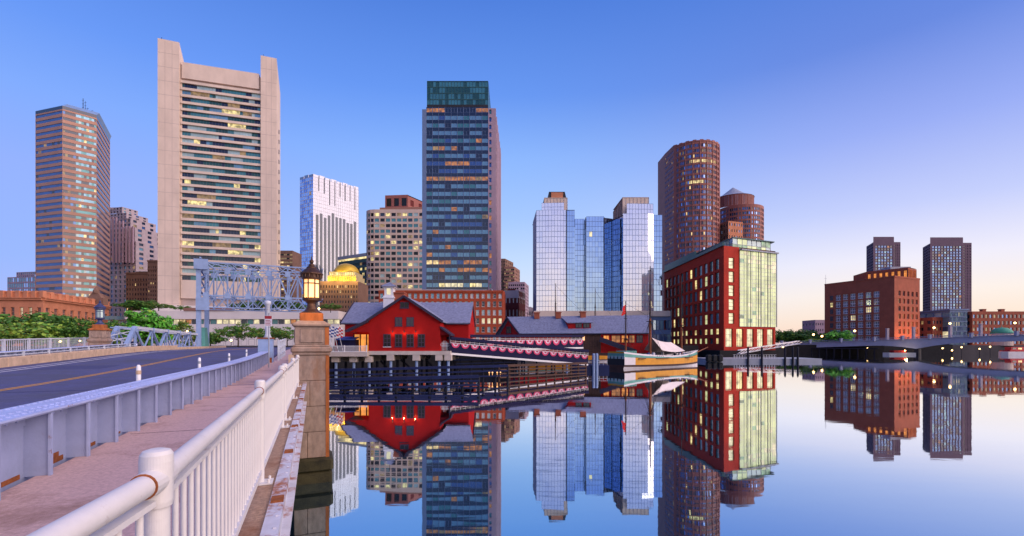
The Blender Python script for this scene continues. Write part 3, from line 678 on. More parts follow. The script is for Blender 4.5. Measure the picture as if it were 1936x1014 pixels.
for P_, Q_ in ((A0,A1),(A1,A2)):
    wallstrip(b,P_,Q_,zr-2.2,zr-.4,.2); wallstrip(b,P_,Q_,zr-.4,zr,.4)
    n = 10
    for k in range(n):
        c = (P_[0]+(Q_[0]-P_[0])*k/n, P_[1]+(Q_[1]-P_[1])*k/n); b.box((c[0]-.7,c[1]-.9,zr-2.2),(c[0]+.7,c[1]+.5,zr+.25))
part('parapet', b, 'sandstone', t)
c = (A1[0]+(A2[0]-A1[0])*.78, A1[1]+(A2[1]-A1[1])*.78-.5)
b = MB(); b.box((c[0]-4.2,c[1]-1,zr-2.2),(c[0]+4.2,c[1]+1.5,zr+.8)); b.prism([(c[0]-3.2,c[1]-.8),(c[0]+3.2,c[1]-.8),(c[0]+3.2,c[1]+1.2),(c[0]-3.2,c[1]+1.2)],zr+.8,zr+3.2,0,True,[(c[0]-1.2,c[1]-.5),(c[0]+1.2,c[1]-.5),(c[0]+1.2,c[1]+.9),(c[0]-1.2,c[1]+.9)])
b.lathe([(1.3,0),(1.1,1.3),(.5,2.2),(.1,3.0)],(c[0],c[1]+.2,zr+3.0),8); part('clock_crest', b, 'brown_stone', t)

# ornate stepped tower
t = thing('stepped_tower', 'slim lilac stepped tower with pale piers behind the striped tower', 'tower', (PX(230,430),440,GZ))
f = Facade(t, 'wall', 'lilac_stone')
pk = choose(('glass_navy',8),('glass_blue',3),('lit_dim',.5),('glass_sky',.7))
for u0, u1, v0, v1, nc, D, dp, wf in ((190,257,600,460,8,432,30,.5),(190,255,460,434,9,434,28,.62),(190,247,434,417,8,437,24,.6),(190,239,417,407,8,440,20,.55),(190,231,407,396,7,443,14,.55)):
    A, B = PT(u0,D), PT(u1,D-8); zz0, zz1 = PZ(v0,D), PZ(v1,D)
    f.run(A,B,zz0,zz1,nc,max(2,round((zz1-zz0)/4.2)),wf,.6,pk,.6); bb = back(A,B,dp); f.run(B,bb[0],zz0,zz1,3,max(2,round((zz1-zz0)/4.2)),.4,.55,pk,.4); f.cap([A,B,*bb],zz1); f.blank(bb[0],bb[1],zz0,zz1)
f.done()
b = MB()
for k in range(9): c = PT(200+k*6.3, 422); b.box((c[0]-.5,c[1]-.2,PZ(500,430)),(c[0]+.5,c[1]+1.2,PZ(432-(k<6)*10-(k<4)*7,430)))
part('pier_fins', b, 'pink_stone', t)
b = MB(); 
for k in range(8): c = PT(209+k*3,438); b.box((c[0]-.4,c[1],PZ(398,440)),(c[0]+.4,c[1]+.6,PZ(393.5,440)))
part('battlement', b, 'lilac_stone', t)

# two brown masonry blocks
for (u0,u1,v0,D,nc,nr,lab,m_) in ((238,284,518,392,9,14,'brown masonry block with a flat roof left of the pale twin-pylon tower','brown_stone'),(279,300,495,380,5,20,'taller narrow brown block hard against the pale tower','brown_stone')):
    t = thing('brown_block', lab, 'building', (PX((u0+u1)/2,D),D+10,GZ))
    A, B = PT(u0,D), PT(u1,D); f = Facade(t,'wall',m_); zz = PZ(v0,D)
    f.run(A,B,GZ,zz,nc,nr,.42,.5,choose(('glass_navy',6),('glass_dark',3),('lit_warm',.5)),.4,mt=3); bb = back(A,B,20); f.blank(B,bb[0],GZ,zz); f.blank(bb[1],A,GZ,zz); f.cap([A,B,*bb],zz); f.done()
    b = MB(); wallstrip(b,A,B,zz,zz+1.2,.7); wallstrip(b,A,B,zz-6.5,zz-6,.4); part('cornice', b, m_, t)
    if u0 == 238: b = MB(); c = PT(268,400); b.box((c[0]-5,c[1],zz),(c[0]+5,c[1]+8,zz+3.2)); part('roof_house', b, 'dark_metal', t)

# pale tower with two solid pylons
A, B = PT(298,276), PT(523,295)
ux, uy = B[0]-A[0], B[1]-A[1]; LF = math.hypot(ux,uy); ux /= LF; uy /= LF; nx, ny = uy, -ux
FP = lambda a, d: (A[0]+ux*a-nx*d, A[1]+uy*a-ny*d)   # a metres along the front, d metres back
t = thing('twin_pylon_tower', 'huge pale tower with two blank pylons and stacked window bands between them', 'tower', (*FP(LF/2,12),GZ))
tl, tr = LF*.172, LF*.858
zL, zR = PZ(72,276), PZ(106,293)
b = MB(); pf = [FP(0,0),FP(tl,0),FP(tl,26),FP(0,26)]
i = b.add([(x,y,GZ) for x,y in pf]+[(*pf[0],zL),(*pf[1],zL-.5),(*pf[2],zL-26),(*pf[3],zL-26)])
for q in ((0,1,5,4),(1,2,6,5),(2,3,7,6),(3,0,4,7),(4,5,6,7)): b.f.append([i+k for k in q]); b.m.append(0)
part('pylon', b, 'panel_pale', t)
b = MB(); pf = [FP(tr,0),FP(LF,0),FP(LF,13),FP(tr,13)]; i = b.add([(x,y,GZ) for x,y in pf]+[(*pf[0],zR),(*pf[1],zR-.4),(*pf[2],zR-16),(*pf[3],zR-16)])
for q in ((0,1,5,4),(1,2,6,5),(2,3,7,6),(3,0,4,7),(4,5,6,7)): b.f.append([i+k for k in q]); b.m.append(0)
part('pylon', b, 'panel_pale', t)
zs0, zs1 = PZ(527,277), PZ(149,279)
b = MB(); b.prism([FP(tl,2.3),FP(tr,2.3),FP(tr,24),FP(tl,24)], GZ, zs1+9, 0); part('core', b, 'panel_dark', t)
zcap = PZ(112,278)
b = MB(); b.prism([FP(tl+.9,1.2),FP(tr-1.2,1.2),FP(tr-1.2,22),FP(tl+.9,22)], zs1+1.5, zcap); part('crown_slab', b, 'panel_pale', t)
b = MB(); b.prism([FP(tl+.4,1),FP(tr-.2,1),FP(tr-.2,20),FP(tl+.4,20)], PZ(563,277), zs0-.2); part('lower_slab', b, 'panel_pale', t)
b = MB(); b.prism([FP(-3,-4),FP(LF+3,-4),FP(LF+3,24),FP(-3,24)], GZ, PZ(576,270)); part('base_slab', b, 'white_wall', t)
# joints of the pylon cladding panels, cut as thin dark reveals
b = MB()
for k in range(1, 22):
    z = GZ+k*(zL-GZ)/22
    wallstrip(b, FP(.02,0), FP(tl-.02,0), z, z+.16, .03, 0, .1)
    if z < zR-2: wallstrip(b, FP(tr+.02,0), FP(LF-.02,0), z, z+.16, .03, 0, .1)
for q in (.33,.66): wallstrip(b, FP(tl*q,0), FP(tl*q+.14,0), GZ, zL-1, .025, 0, .1); wallstrip(b, FP(tr+(LF-tr)*q,0), FP(tr+(LF-tr)*q+.14,0), GZ, zR-1, .025, 0, .1)
part('panel_joint', b, 'panel_dark', t)
nf = 29; fh = (zs1-zs0)/nf
for k in range(nf):
    z = zs0+k*fh
    b = MB(); b.prism([FP(tl+.3,.9),FP(tr-.3,.9),FP(tr-.3,2.4),FP(tl+.3,2.4)], z+fh*.64, z+fh); b.prism([FP(tl+.1,1.6),FP(tl+.9,1.6),FP(tl+.9,2.0),FP(tl+.1,2.0)], z, z+fh*.64); part('spandrel', b, 'panel_pale', t)
    b = MB(); n = 26; bl = None; run = 0
    for c in range(n):
        if run <= 0: run = rnd.choice([1,2,2,3,4,6]); bl = rnd.choices(['glass_navy','glass_teal','glass_pale','glass_sky','lit_yellow','lit_dim','glass_green'], [30,20,12,6,8 if nf-k > 2 else 1,6,22])[0]
        run -= 1
        a0, a1 = tl+.4+(tr-tl-.8)*c/n, tl+.4+(tr-tl-.8)*(c+.94)/n
        p0, p1 = FP(a0,2.0), FP(a1,2.0); b.poly([(*p0,z),(*p1,z),(*p1,z+fh*.65),(*p0,z+fh*.65)], bl)
    part('window_band', b, [], t)
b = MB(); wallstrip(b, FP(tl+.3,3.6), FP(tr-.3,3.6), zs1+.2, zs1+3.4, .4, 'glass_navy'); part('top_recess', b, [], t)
b = MB()
for k in range(14):
    z = zR-45-k*6.5; c = FP(LF,7); b.box((c[0]-.6,c[1]-.9,z),(c[0]+.05,c[1]+.9,z+2.6))
part('side_slot', b, 'glass_dark', t)
for a, zz in ((1.,zL),(tl-1,zL-2),(tr+1,zR)):
    b = MB(); c = FP(a,3); b.tube((*c,zz-3),(*c,zz+2.0),.12,.06,5); b.lathe([(.1,0),(.25,.2),(.1,.45)],(*c,zz+1.9),6); part('beacon', b, 'dark_metal', t)

# white terraced podium
t = thing('white_podium', 'low white terraced building with a lit window strip and roof garden', 'building', (PX(400,206),212,GZ))
D = 206; A, B = PT(236,D), PT(640,D)
zt1, zw1, zw0 = PZ(588,D), PZ(603.5,D), PZ(613,D)
b = MB(); b.prism([A,B,*back(A,B,30)], zw1, zt1); part('upper_band', b, 'white_wall', t)
b = MB(); b.prism([(A[0]+2,A[1]+.6),(B[0],B[1]+.6),*back(A,B,28)], GZ, zw0); part('lower_band', b, 'white_wall', t)
f = Facade(t,'wall','white_wall'); f.run((A[0]+1,A[1]+1.6),(B[0],B[1]+1.6),zw0,zw1,34,1,.93,.96,choose(('lit_cream',9),('glass_teal',4),('lit_warm',3),('lit_orange',3),('glass_navy',2)),.1,single=True,fm='mullion_dark',bar=.12); f.done()
b = MB(); b.box((PX(348,D),D-.4,zt1),(PX(443,D),D+.4,zt1+1.3)); part('terrace_parapet', b, 'rose_dark', t)
f = Facade(t,'wall','white_wall'); f.run((A[0]+3,A[1]+.55),(B[0]-3,B[1]+.55),GZ,GZ+3.4,26,1,.8,.8,choose(('lit_cream',5),('lit_warm',4),('glass_navy',3)),.1,single=True,bar=.1); f.done()
t = thing('glass_pavilion', 'small teal glass pavilion at the left end of the white podium', 'building', (PX(223,210),214,GZ))
A, B = PT(204,210), PT(239,210); f = Facade(t,'wall','white_wall'); f.run(A,B,GZ,PZ(605,210),9,2,.9,.9,choose(('glass_sky',3),('glass_teal',2),('lit_green',1)),.1,single=True,bar=.08); bb = back(A,B,12); f.blank(B,bb[0],GZ,PZ(605,210)); f.blank(bb[1],A,GZ,PZ(605,210)); f.done()
b = MB(); b.prism([(A[0]-1,A[1]-1),(B[0]+1,B[1]-1),(B[0]+1,B[1]+13),(A[0]-1,A[1]+13)],PZ(605,210),PZ(598,210)); part('roof', b, 'glass_sky', t)

# small brown banded tower
t = thing('banded_tower', 'narrow dark brown tower with lit floor bands right of the pale tower', 'tower', (PX(541,420),428,GZ))
A, B = PT(520,420), PT(553,420); f = Facade(t,'wall','brown_stone'); zz = PZ(474,420)
f.run(A,B,GZ,zz,6,24,.98,.42,choose(('glass_dark',5),('lit_dim',3),('lit_warm',1.4)),.3,mt=2); bb = back(A,B,18); f.blank(B,bb[0],GZ,zz); f.cap([A,B,*bb],zz); f.done()

# mirrored glass tower
A, B, C = PT(567,511), PT(592,500), PT(678,545)
zz = PZ(328,500)
t = thing('mirror_tower', 'silvery mirrored glass tower with notched parapet', 'tower', (B[0],B[1]+25,GZ))
f = Facade(t,'mullion','mullion_pale')
f.run(A,B,GZ,zz-3,7,46,.9,.86,choose(('glass_mirror_blue',5),('glass_mirror_deep',4),('lit_dim',.15)),.12,tilt=.02)
def mt_pick(c, r): return 'glass_mirror_silver'
f.run(B,C,GZ,zz-3,24,46,.9,.9,mt_pick,.12,tilt=.03); bb = back(B,C,30); f.blank(C,bb[0],GZ,zz-3); f.blank(bb[0],A,GZ,zz-3); f.cap([A,B,C,bb[0]],zz-3); f.done('glass_panes')
b = MB()
for P_, Q_, n in ((A,B,3),(B,C,8)):
    for k in range(n):
        q0, q1 = k/n+.004, (k+.93)/n; wallstrip(b,(P_[0]+(Q_[0]-P_[0])*q0,P_[1]+(Q_[1]-P_[1])*q0),(P_[0]+(Q_[0]-P_[0])*q1,P_[1]+(Q_[1]-P_[1])*q1),zz-3,zz-(0 if k % 2 else .6),.06)
part('parapet', b, 'glass_mirror_silver', t)
b = MB()
for k in range(1,9): q = k/8.8; c = (B[0]+(C[0]-B[0])*q, B[1]+(C[1]-B[1])*q); wallstrip(b,c,(c[0]+.5,c[1]+.28),zz-22-rnd.uniform(-6,8),zz-1,.25)
part('parapet_slot', b, 'mullion_dark', t)
# dark glass strips imitating reflections of dark buildings on the lower storeys
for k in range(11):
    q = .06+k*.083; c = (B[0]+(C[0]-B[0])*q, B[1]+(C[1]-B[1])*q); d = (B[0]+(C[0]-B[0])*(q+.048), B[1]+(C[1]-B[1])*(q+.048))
    b = MB(); wallstrip(b,c,d,GZ,PZ(rnd.choice([404,410,416,422,414]) + (k > 7)*6,520),.18,0,.1); part('reflection_strip', b, 'glass_navy', t)

# dark banded office behind the golden roof
t = thing('dark_office', 'dark teal office block with glowing floors and a lit cornice', 'building', (PX(670,400),412,GZ))
A, B = PT(640,415), PT(694,396); f = Facade(t,'wall','teal_metal'); zz = PZ(490,400)
f.run(A,B,GZ,zz,12,16,.98,.5,choose(('glass_navy',7),('glass_green',4),('lit_yellow',2.4),('lit_dim',2)),.3,mt=2); bb = back(A,B,24); f.blank(B,bb[0],GZ,zz); f.cap([A,B,*bb],zz); f.done()
b = MB(); wallstrip(b,A,B,zz,zz+1.6,.3); part('lit_cornice', b, 'lit_lobby', t)
b = MB(); wallstrip(b,A,B,zz+1.6,zz+4.4,.9,0,22); part('roof_cap', b, 'grey_metal', t)

# building with golden stepped dome
D = 340; t = thing('gold_dome_building', 'brown stone building crowned by a floodlit golden domed pavilion', 'building', (PX(642,D),D+12,GZ))
A, B = PT(604,D), PT(677,D); zz = PZ(532,D); f = Facade(t,'wall','brown_stone')
f.run(A,B,GZ,zz,14,12,.42,.5,choose(('glass_navy',6),('glass_dark',4),('lit_warm',1)),.4,mt=2); bb = back(A,B,24); f.blank(B,bb[0],GZ,zz); f.blank(bb[1],A,GZ,zz); f.cap([A,B,*bb],zz); f.done()
cx, cy = PX(644,D), D+12
sq = lambda w, d: [(cx-w,cy-d),(cx+w,cy-d),(cx+w,cy+d),(cx-w,cy+d)]
b = MB(); b.prism(sq(10.5,10),zz,zz+4.4); b.prism(sq(9.4,9),zz+4.4,zz+7.4); part('gallery', b, 'cream_stone', t)
for k in range(13):
    b = MB(); x = cx-9.6+k*1.6; b.box((x,cy-10.35,zz+.4),(x+.9,cy-10.0,zz+3.8)); part('column', b, 'gold', t)
b = MB(); b.lathe([(9.6,0),(9.2,1.5),(8.2,3.6),(6.6,5.4),(4.4,6.6),(2,7.3),(.3,7.6)],(cx,cy,zz+7.4),20); part('dome', b, 'gold', t, smooth=True)
b = MB()
for k in range(12): x = cx-8.8+k*1.6; b.box((x,cy-9.3,zz+4.9),(x+.8,cy-9.0,zz+6.9))
part('lit_niches', b, 'lit_lobby', t)
for dx in (-10, 0, 10):
    l = bpy.data.lights.new('flood_light','POINT'); l.energy = 4500; l.color = (1,.72,.2); l.shadow_soft_size = .5; o = bpy.data.objects.new('flood_light',l); COL.objects.link(o); o.location = (cx+dx,cy-17,zz+1.5)

# round-cornered beige tower
D = 390; t = thing('round_corner_tower', 'beige office tower with rounded corners, window grid and brown penthouse', 'tower', (PX(750,D),D+22,GZ))
zz = PZ(396,D); f = Facade(t,'wall','beige_stone')
pk = choose(('glass_teal',6),('glass_dark',5),('glass_navy',3),('lit_yellow',2.2),('glass_pale',.8),('lit_dim',1.2))
cc = PT(713,D+9); rad = PX(713,D+9)-PX(693.5,D+9)
pts = [(cc[0]-rad*math.cos(R(a)), cc[1]-rad*math.sin(R(a))) for a in (0,22.5,45,67.5,90)]
E_ = PT(802,D); 
for P_, Q_ in zip(pts,pts[1:]): f.run(P_,Q_,GZ,zz,1,24,.78,.58,pk,.35,mt=2,single=True,fm='beige_stone')
f.run(pts[-1],E_,GZ,zz,9,24,.78,.58,lambda c, r: ('maroon' if r == 8 else pk(c,r)),.35,mt=2,single=True,fm='beige_stone')
bb = [(E_[0],E_[1]+40),(pts[0][0],pts[0][1]+32)]; f.blank(bb[1],pts[0],GZ,zz); f.cap(pts+[E_]+bb,zz); f.done()
b = MB(); b.prism([(PX(714,D),D+6),(E_[0],D+4),(E_[0],D+30),(PX(714,D),D+30)],zz,zz+3.2); part('penthouse_base', b, 'rose_dark', t)
A, B, C = PT(728,D+8), PT(771,D+6), PT(802,D+26); z2 = PZ(364,D); f = Facade(t,'penthouse','tower_rose')
f.run(A,B,zz+3.2,z2,3,1,.66,.62,choose(('glass_dark',1)),.4,vo=.35); f.run(B,C,zz+3.2,z2-1,2,1,.4,.5,choose(('maroon',1)),.3); f.blank((A[0],A[1]+25),A,zz+3.2,z2); f.cap([A,B,C,(A[0],A[1]+26)],z2-.2); f.done()

# dark glass tower on the brick wharf
D = 232; A, B = PT(806,D), PT(923,D); t = thing('dark_glass_tower', 'tall dark blue glass tower with teal crown rising from a brick base', 'tower', ((A[0]+B[0])/2,D+20,GZ))
z0, z1 = PZ(548,D), PZ(203,D); nf = 24; f = Facade(t,'spandrel_wall','glass_navy')
rowk = {}
def tp(c, r):
    if r == 0: return rnd.choice(['lit_yellow','lit_yellow','glass_sky','lit_cream','glass_sky'])
    if r not in rowk: rowk[r] = rnd.random()
    k = rowk[r]
    if r == nf-1: return 'lit_orange' if c in (0,1,2,8,9) else 'glass_navy'
    if r == nf-8: return 'lit_orange' if 2 < c < 7 else rnd.choice(['glass_blue','glass_sky'])
    if r == nf-10: return rnd.choice(['lit_orange','lit_orange','lit_dim'])
    if r in (2,3): return rnd.choice(['lit_dim','lit_orange','glass_blue','lit_warm','glass_sky'])
    if k < .2: return rnd.choices(['glass_blue','glass_navy','glass_sky'],[8,2,1.5])[0]
    return rnd.choices(['glass_sky','glass_blue','glass_teal','lit_orange','glass_navy','lit_dim'],[60,12,18,4,6,2])[0]
f.run(A,B,z0,z1,10,nf,.965,.56,tp,.1,vo=.75,single=True,cols=2,rows=1,fm='mullion_blue',bar=.1)
f.done()
b = MB(); b.prism([(A[0],D+.3),(B[0],D+.3),(B[0],D+42),(A[0],D+42)],GZ,z1,'glass_navy'); part('core', b, [], t)
b = MB()
for k in range(11): x = A[0]+(B[0]-A[0])*k/10; b.box((x-.05,D-.18,z0),(x+.05,D+.05,z1))
part('mullion', b, 'mullion_blue', t)
b = MB(); b.box((PX(798.5,D),D-.6,z0),(PX(806,D)-.02,D+34,PZ(208,D))); part('side_fin', b, 'mullion_blue', t)
zc1 = PZ(155,D+2); f = Facade(t,'crown_frame','teal_metal'); f.run((A[0]+.1,D+1.2),(B[0]-.1,D+1.2),z1+1.5,zc1,20,4,.86,.86,choose(('glass_teal',3),('glass_green',2)),.15); f.blank((B[0]-.1,D+1.2),(B[0]-.1,D+32),z1,zc1); f.blank((A[0]+.1,D+32),(A[0]+.1,D+1.2),z1,zc1); f.cap([(A[0],D+1.2),(B[0],D+1.2),(B[0],D+32),(A[0],D+32)],zc1-.4); f.done('crown_glass')
b = MB(); b.box((A[0]+.2,D+.4,z1),(B[0]-.2,D+30,z1+1.5)); part('crown_recess', b, 'dark_metal', t)
# pink stone flank stepping down to the rear
for (u0,u1,v,d0,d1) in ((931,937.5,205,0,3),(931.5,939.5,221,3,11),(932,941.5,237,11,19),(933,943.2,251,19,27),(934,945,268,27,35),(935,946.5,280,35,46)):
    b = MB(); b.box((PX(u0,D+d0),D+d0,GZ),(PX(u1,D+d0),D+d1,PZ(v,D+d0))); part('flank', b, 'pink_stone', t)
f = Facade(t,'flank_wall','pink_stone'); f.run((PX(923.2,D),D-.15),(PX(931,D),D-.15),z0,PZ(205,D),1,nf,.55,.6,choose(('glass_blue',3),('glass_teal',2),('lit_orange',1)),.5,single=True,fm='pink_stone'); f.done()
f = Facade(t,'flank_side','pink_stone'); f.run((PX(937.6,D),D+.1),(PX(946.4,D+42),D+42),z0,PZ(281,D+38),8,20,.4,.66,choose(('glass_navy',5),('glass_blue',3),('lit_dim',1)),.1); f.done()
b = MB(); b.box((PX(815,D),D+4,PZ(552,D)),(PX(924,D),D+5,z0+.2)); part('lobby_glow', b, 'lit_lobby', t)
b = MB(); b.box((PX(800,D),D-.6,z0-1.0),(PX(926,D),D+5,z0)); part('soffit', b, 'panel_dark', t)
for u in (803,826,850,875,900,922): b = MB(); b.box((PX(u,D)-.6,D-.4,GZ),(PX(u,D)+.6,D+1,z0-1)); part('lobby_column', b, 'beige_stone', t)

# red brick wharf building
D = 205; A, B = PT(716,D), PT(951,D); zz = PZ(550,D); t = thing('brick_wharf_block', 'six-storey red brick wharf building with even rows of pale windows', 'building', ((A[0]+B[0])/2,D+9,GZ))
f = Facade(t,'wall','brick_red'); ch = (PZ(559,D)-PZ(575,D))
nr = 6; zb_ = PZ(567,D)-5*ch
def bw(c, r): return 'lit_cream' if (r == 2 and c > 17) else rnd.choices(['glass_pale','glass_sky','glass_navy','blind'],[8,4,2,3] if r > 2 else [3,4,7,1])[0]
ncol = 22
f.run(A,B,zb_,zb_+6*ch,ncol,6,.53,.62,bw,.35,single=True,cols=1,rows=2,fm='white_paint',bar=.07)
f.blank(A,B,GZ-.2,zb_); f.blank(A,B,zb_+6*ch,zz)
C1, C2 = PT(954.5,D+3), PT(956,D+20); f.blank(B,C1,GZ-.2,zz); f.blank(C1,C2,GZ-.2,zz); f.cap([A,B,C1,C2,(A[0],D+22)],zz-.3); f.blank((A[0],D+22),A,GZ,zz); f.done()
b = MB()
for r_ in range(6):
    for c in range(ncol):
        x = A[0]+(B[0]-A[0])*(c+.5)/ncol; b.box((x-.75,D-.12,zb_+r_*ch+ch*.13),(x+.75,D+.2,zb_+r_*ch+ch*.18))
part('window_sill', b, 'beige_stone', t, kind='stuff')
b = MB(); wallstrip(b,A,B,zz-.5,zz+.15,.35); wallstrip(b,A,B,zz-1.2,zz-.9,.15); part('cornice', b, 'brick_red', t)
b = MB(); b.box((PX(800,D),D+6,zz),(PX(856,D),D+7,zz+1.4)); b.box((PX(872,D),D+6,zz),(PX(918,D),D+7,zz+1.2)); part('roof_screen', b, 'grey_metal', t)

# filler blocks between the dark tower and the mirrored hotel
for (nm,lab,u0,u1,v,D,dp,m_,nc,nr,wf,hf,pk) in (
 ('brown_block','slim brown slab just right of the dark glass tower',942,955,490,380,20,'brown_stone',3,26,.5,.4,choose(('glass_dark',4),('lit_dim',1))),
 ('brown_block','orange-brown block with close floor bands behind the maroon house',953,972.5,505,372,20,'rose_dark',6,22,.96,.4,choose(('glass_dark',3),('lit_dim',2))),
 ('apartment_block','pale pink apartment block with tight rows of balconies',961,992,534,350,24,'pink_stone',8,18,.7,.5,choose(('glass_navy',4),('blind',1),('glass_dark',3))),
 ('maroon_house','dark maroon house with white windows beside the brick wharf',953,981,551,235,14,'maroon',4,4,.34,.5,choose(('blind',4),('glass_pale',3))),
 ('low_block','distant low grey-brown roofs at the gap beside the mirrored hotel',988,1016,582,420,30,'lilac_stone',7,4,.6,.4,choose(('glass_navy',3),('lit_dim',1)))):
    t = thing(nm, lab, 'building', (PX((u0+u1)/2,D),D+dp/2,GZ)); A, B = PT(u0,D), PT(u1,D-2); zz = PZ(v,D); f = Facade(t,'wall',m_)
    f.run(A,B,GZ,zz,nc,nr,wf,hf,pk,.3,mt=1); bb = back(A,B,dp); f.run(B,bb[0],GZ,zz,4,nr,.5,hf,pk,.3,mt=1); f.blank(bb[1],A,GZ,zz); f.cap([A,B,*bb],zz); f.done()
    if nm == 'maroon_house': b = MB(); wallstrip(b,A,B,zz-3.6,zz+.3,.25,0,dp); part('attic', b, 'lilac_stone', t)
    b = MB(); c = ((A[0]+B[0])/2,D+dp/2); b.box((c[0]-2,c[1]-2,zz),(c[0]+2,c[1]+2,zz+1.8)); part('roof_house', b, m_, t)

# mirrored hotel
D = 205; t = thing('mirrored_hotel', 'twin-towered hotel clad in mirrored glass with copper penthouses', 'building', (PX(1130,D),D+20,GZ))
zp = PZ(590,D)
f = Facade(t,'mullion','mullion_blue')
gm1 = choose(('glass_mirror',1)); gm2 = choose(('glass_mirror_blue',30),('lit_cream',.12)); gm3 = choose(('glass_mirror_deep',1))
def curtain(P_, Q_, za, zb3, pk, wpx=4.9, tl_=.02):
    L = math.hypot(Q_[0]-P_[0],Q_[1]-P_[1]); f.run(P_,Q_,za,zb3,max(2,round(L/1.35)),max(1,round((zb3-za)/2.35)),.93,.94,pk,.05,tilt=tl_)
a1, a2, a3 = PT(1014,D), PT(1071.5,D-.6), PT(1086.5,D-.7)
zA = PZ(398,D)
def bow(P_, Q_, za, zb3, pk, n, sag):           # gently bowed front in n facets
    L = math.hypot(Q_[0]-P_[0],Q_[1]-P_[1]); nx_, ny_ = (Q_[1]-P_[1])/L, -(Q_[0]-P_[0])/L
    pts = [(P_[0]+(Q_[0]-P_[0])*k/n+nx_*sag*math.sin(math.pi*k/n), P_[1]+(Q_[1]-P_[1])*k/n+ny_*sag*math.sin(math.pi*k/n)) for k in range(n+1)]
    for p0, p1 in zip(pts,pts[1:]): curtain(p0,p1,za,zb3,pk)
    return pts
pA = bow(a1,a2,zp,zA,gm1,5,.5); curtain(a2,a3,zp,zA-.2,gm2); curtain(a3,(a3[0]+.15,D+9),zp,zA-.2,gm3)
f.blank((a1[0]-.6,D+20),a1,zp,zA); f.cap(pA+[a3,(a3[0],D+26),(a1[0]-.6,D+26)],zA)
mA, mB, mC, mD, mE = PT(1087,D+9), PT(1107,D+9), PT(1108.5,D+7), PT(1142,D+7), PT(1160,D+9)
zM = PZ(413,D+8)
curtain(mA,mB,zp,zM,gm2); curtain(mC,mD,zp,zM+.6,gm2); curtain(mD,mE,zp,zM,gm2); f.cap([mA,mE,(mE[0],D+24),(mA[0],D+24)],zM)
b1, b2, b3, b4 = PT(1157,D+8.5), PT(1178,D-.5), PT(1236,D-.3), PT(1252,D-.5); zB = PZ(404.5,D)
curtain(b1,b2,zp,zB-1,gm3); pB = bow(b2,b3,zp,zB,gm1,5,.5); curtain(b3,b4,zp,zB-.6,gm2); f.blank(b4,(b4[0],D+26),zp,zB-.6); f.cap([b1]+pB+[b4,(b4[0],D+26),(b1[0],D+26)],zB-.6)
curtain(PT(1024,D+1.5),PT(1066.5,D+1),zA,PZ(382,D),gm1); f.blank(PT(1024,D+8),PT(1024,D+1.5),zA,PZ(382,D)); f.blank(PT(1066.5,D+1),PT(1066.5,D+8),zA,PZ(382,D))
curtain(PT(1185,D+1),PT(1235,D+1.5),zB,PZ(383.5,D),gm1); f.blank(PT(1235,D+1.5),PT(1235,D+8),zB,PZ(383.5,D)); f.done('glass_panes')
b = MB()
for (P_, za, zb3) in ((PT(1071.5,D-.9),zp,zA),(PT(1107.5,D+6.6),zp,zM),(PT(1142.3,D+6.6),zp,zM)): b.box((P_[0]-.16,P_[1]-.2,za),(P_[0]+.16,P_[1]+.3,zb3))
part('corner_fin', b, 'mullion_dark', t)
f = Facade(t,'penthouse','beige_stone')
for u0,u1,v0,v1,dd,uu in ((1029,1073,382,370.5,2.5,1077),(1177,1227,384,369,3,0)):
    A, B = PT(u0,D+dd), PT(u1,D+dd); f.run(A,B,PZ(v0,D)-4,PZ(v1,D),7,1,.86,.94,choose(('panel_pale',1)),.15)
    bb = back(A,B,20); f.blank(B,bb[0],PZ(v0,D)-4,PZ(v1,D)); f.cap([A,B,*bb],PZ(v1,D))
    if u0 > 1100: C = PT(1159,D+26); f.run(C,A,PZ(v0,D)-8,PZ(v1,D),6,1,.9,.98,choose(('brown_stone',1)),.15)
f.done('penthouse_panels')
x0, x1 = PX(1035.5,D+4), PX(1071,D+4); b = MB(); b.prism([(x0,D+4),(x1,D+4),(x1,D+14),(x0,D+14)],PZ(370.5,D),PZ(356.5,D),'dark_metal',True,[(x0+.6,D+4.5),(x1-.7,D+4.5),(x1-.7,D+13),(x0+.6,D+13)]); b.box((x0+1.6,D+3.9,PZ(370,D)),(x1-1.6,D+4.6,PZ(358.5,D)),'sandstone'); part('copper_lantern', b, [], t)
b = MB(); b.box((PX(1006,D),D-6,GZ),(PX(1260,D),D+20,PZ(600,D))); part('podium', b, 'mullion_blue', t)
b = MB(); b.box((PX(1008,D),D-6.6,PZ(600,D)),(PX(1258,D),D+20,zp+.02)); part('podium_band', b, 'panel_pale', t)
f = Facade(t,'podium_wall','mullion_blue'); f.run((PX(1200,D),D-6.05),(PX(1259,D),D-6.05),GZ,PZ(603,D),9,2,.85,.7,choose(('glass_sky',3),('glass_blue',4),('glass_mirror_blue',2)),.02,single=True,bar=.1); f.done()

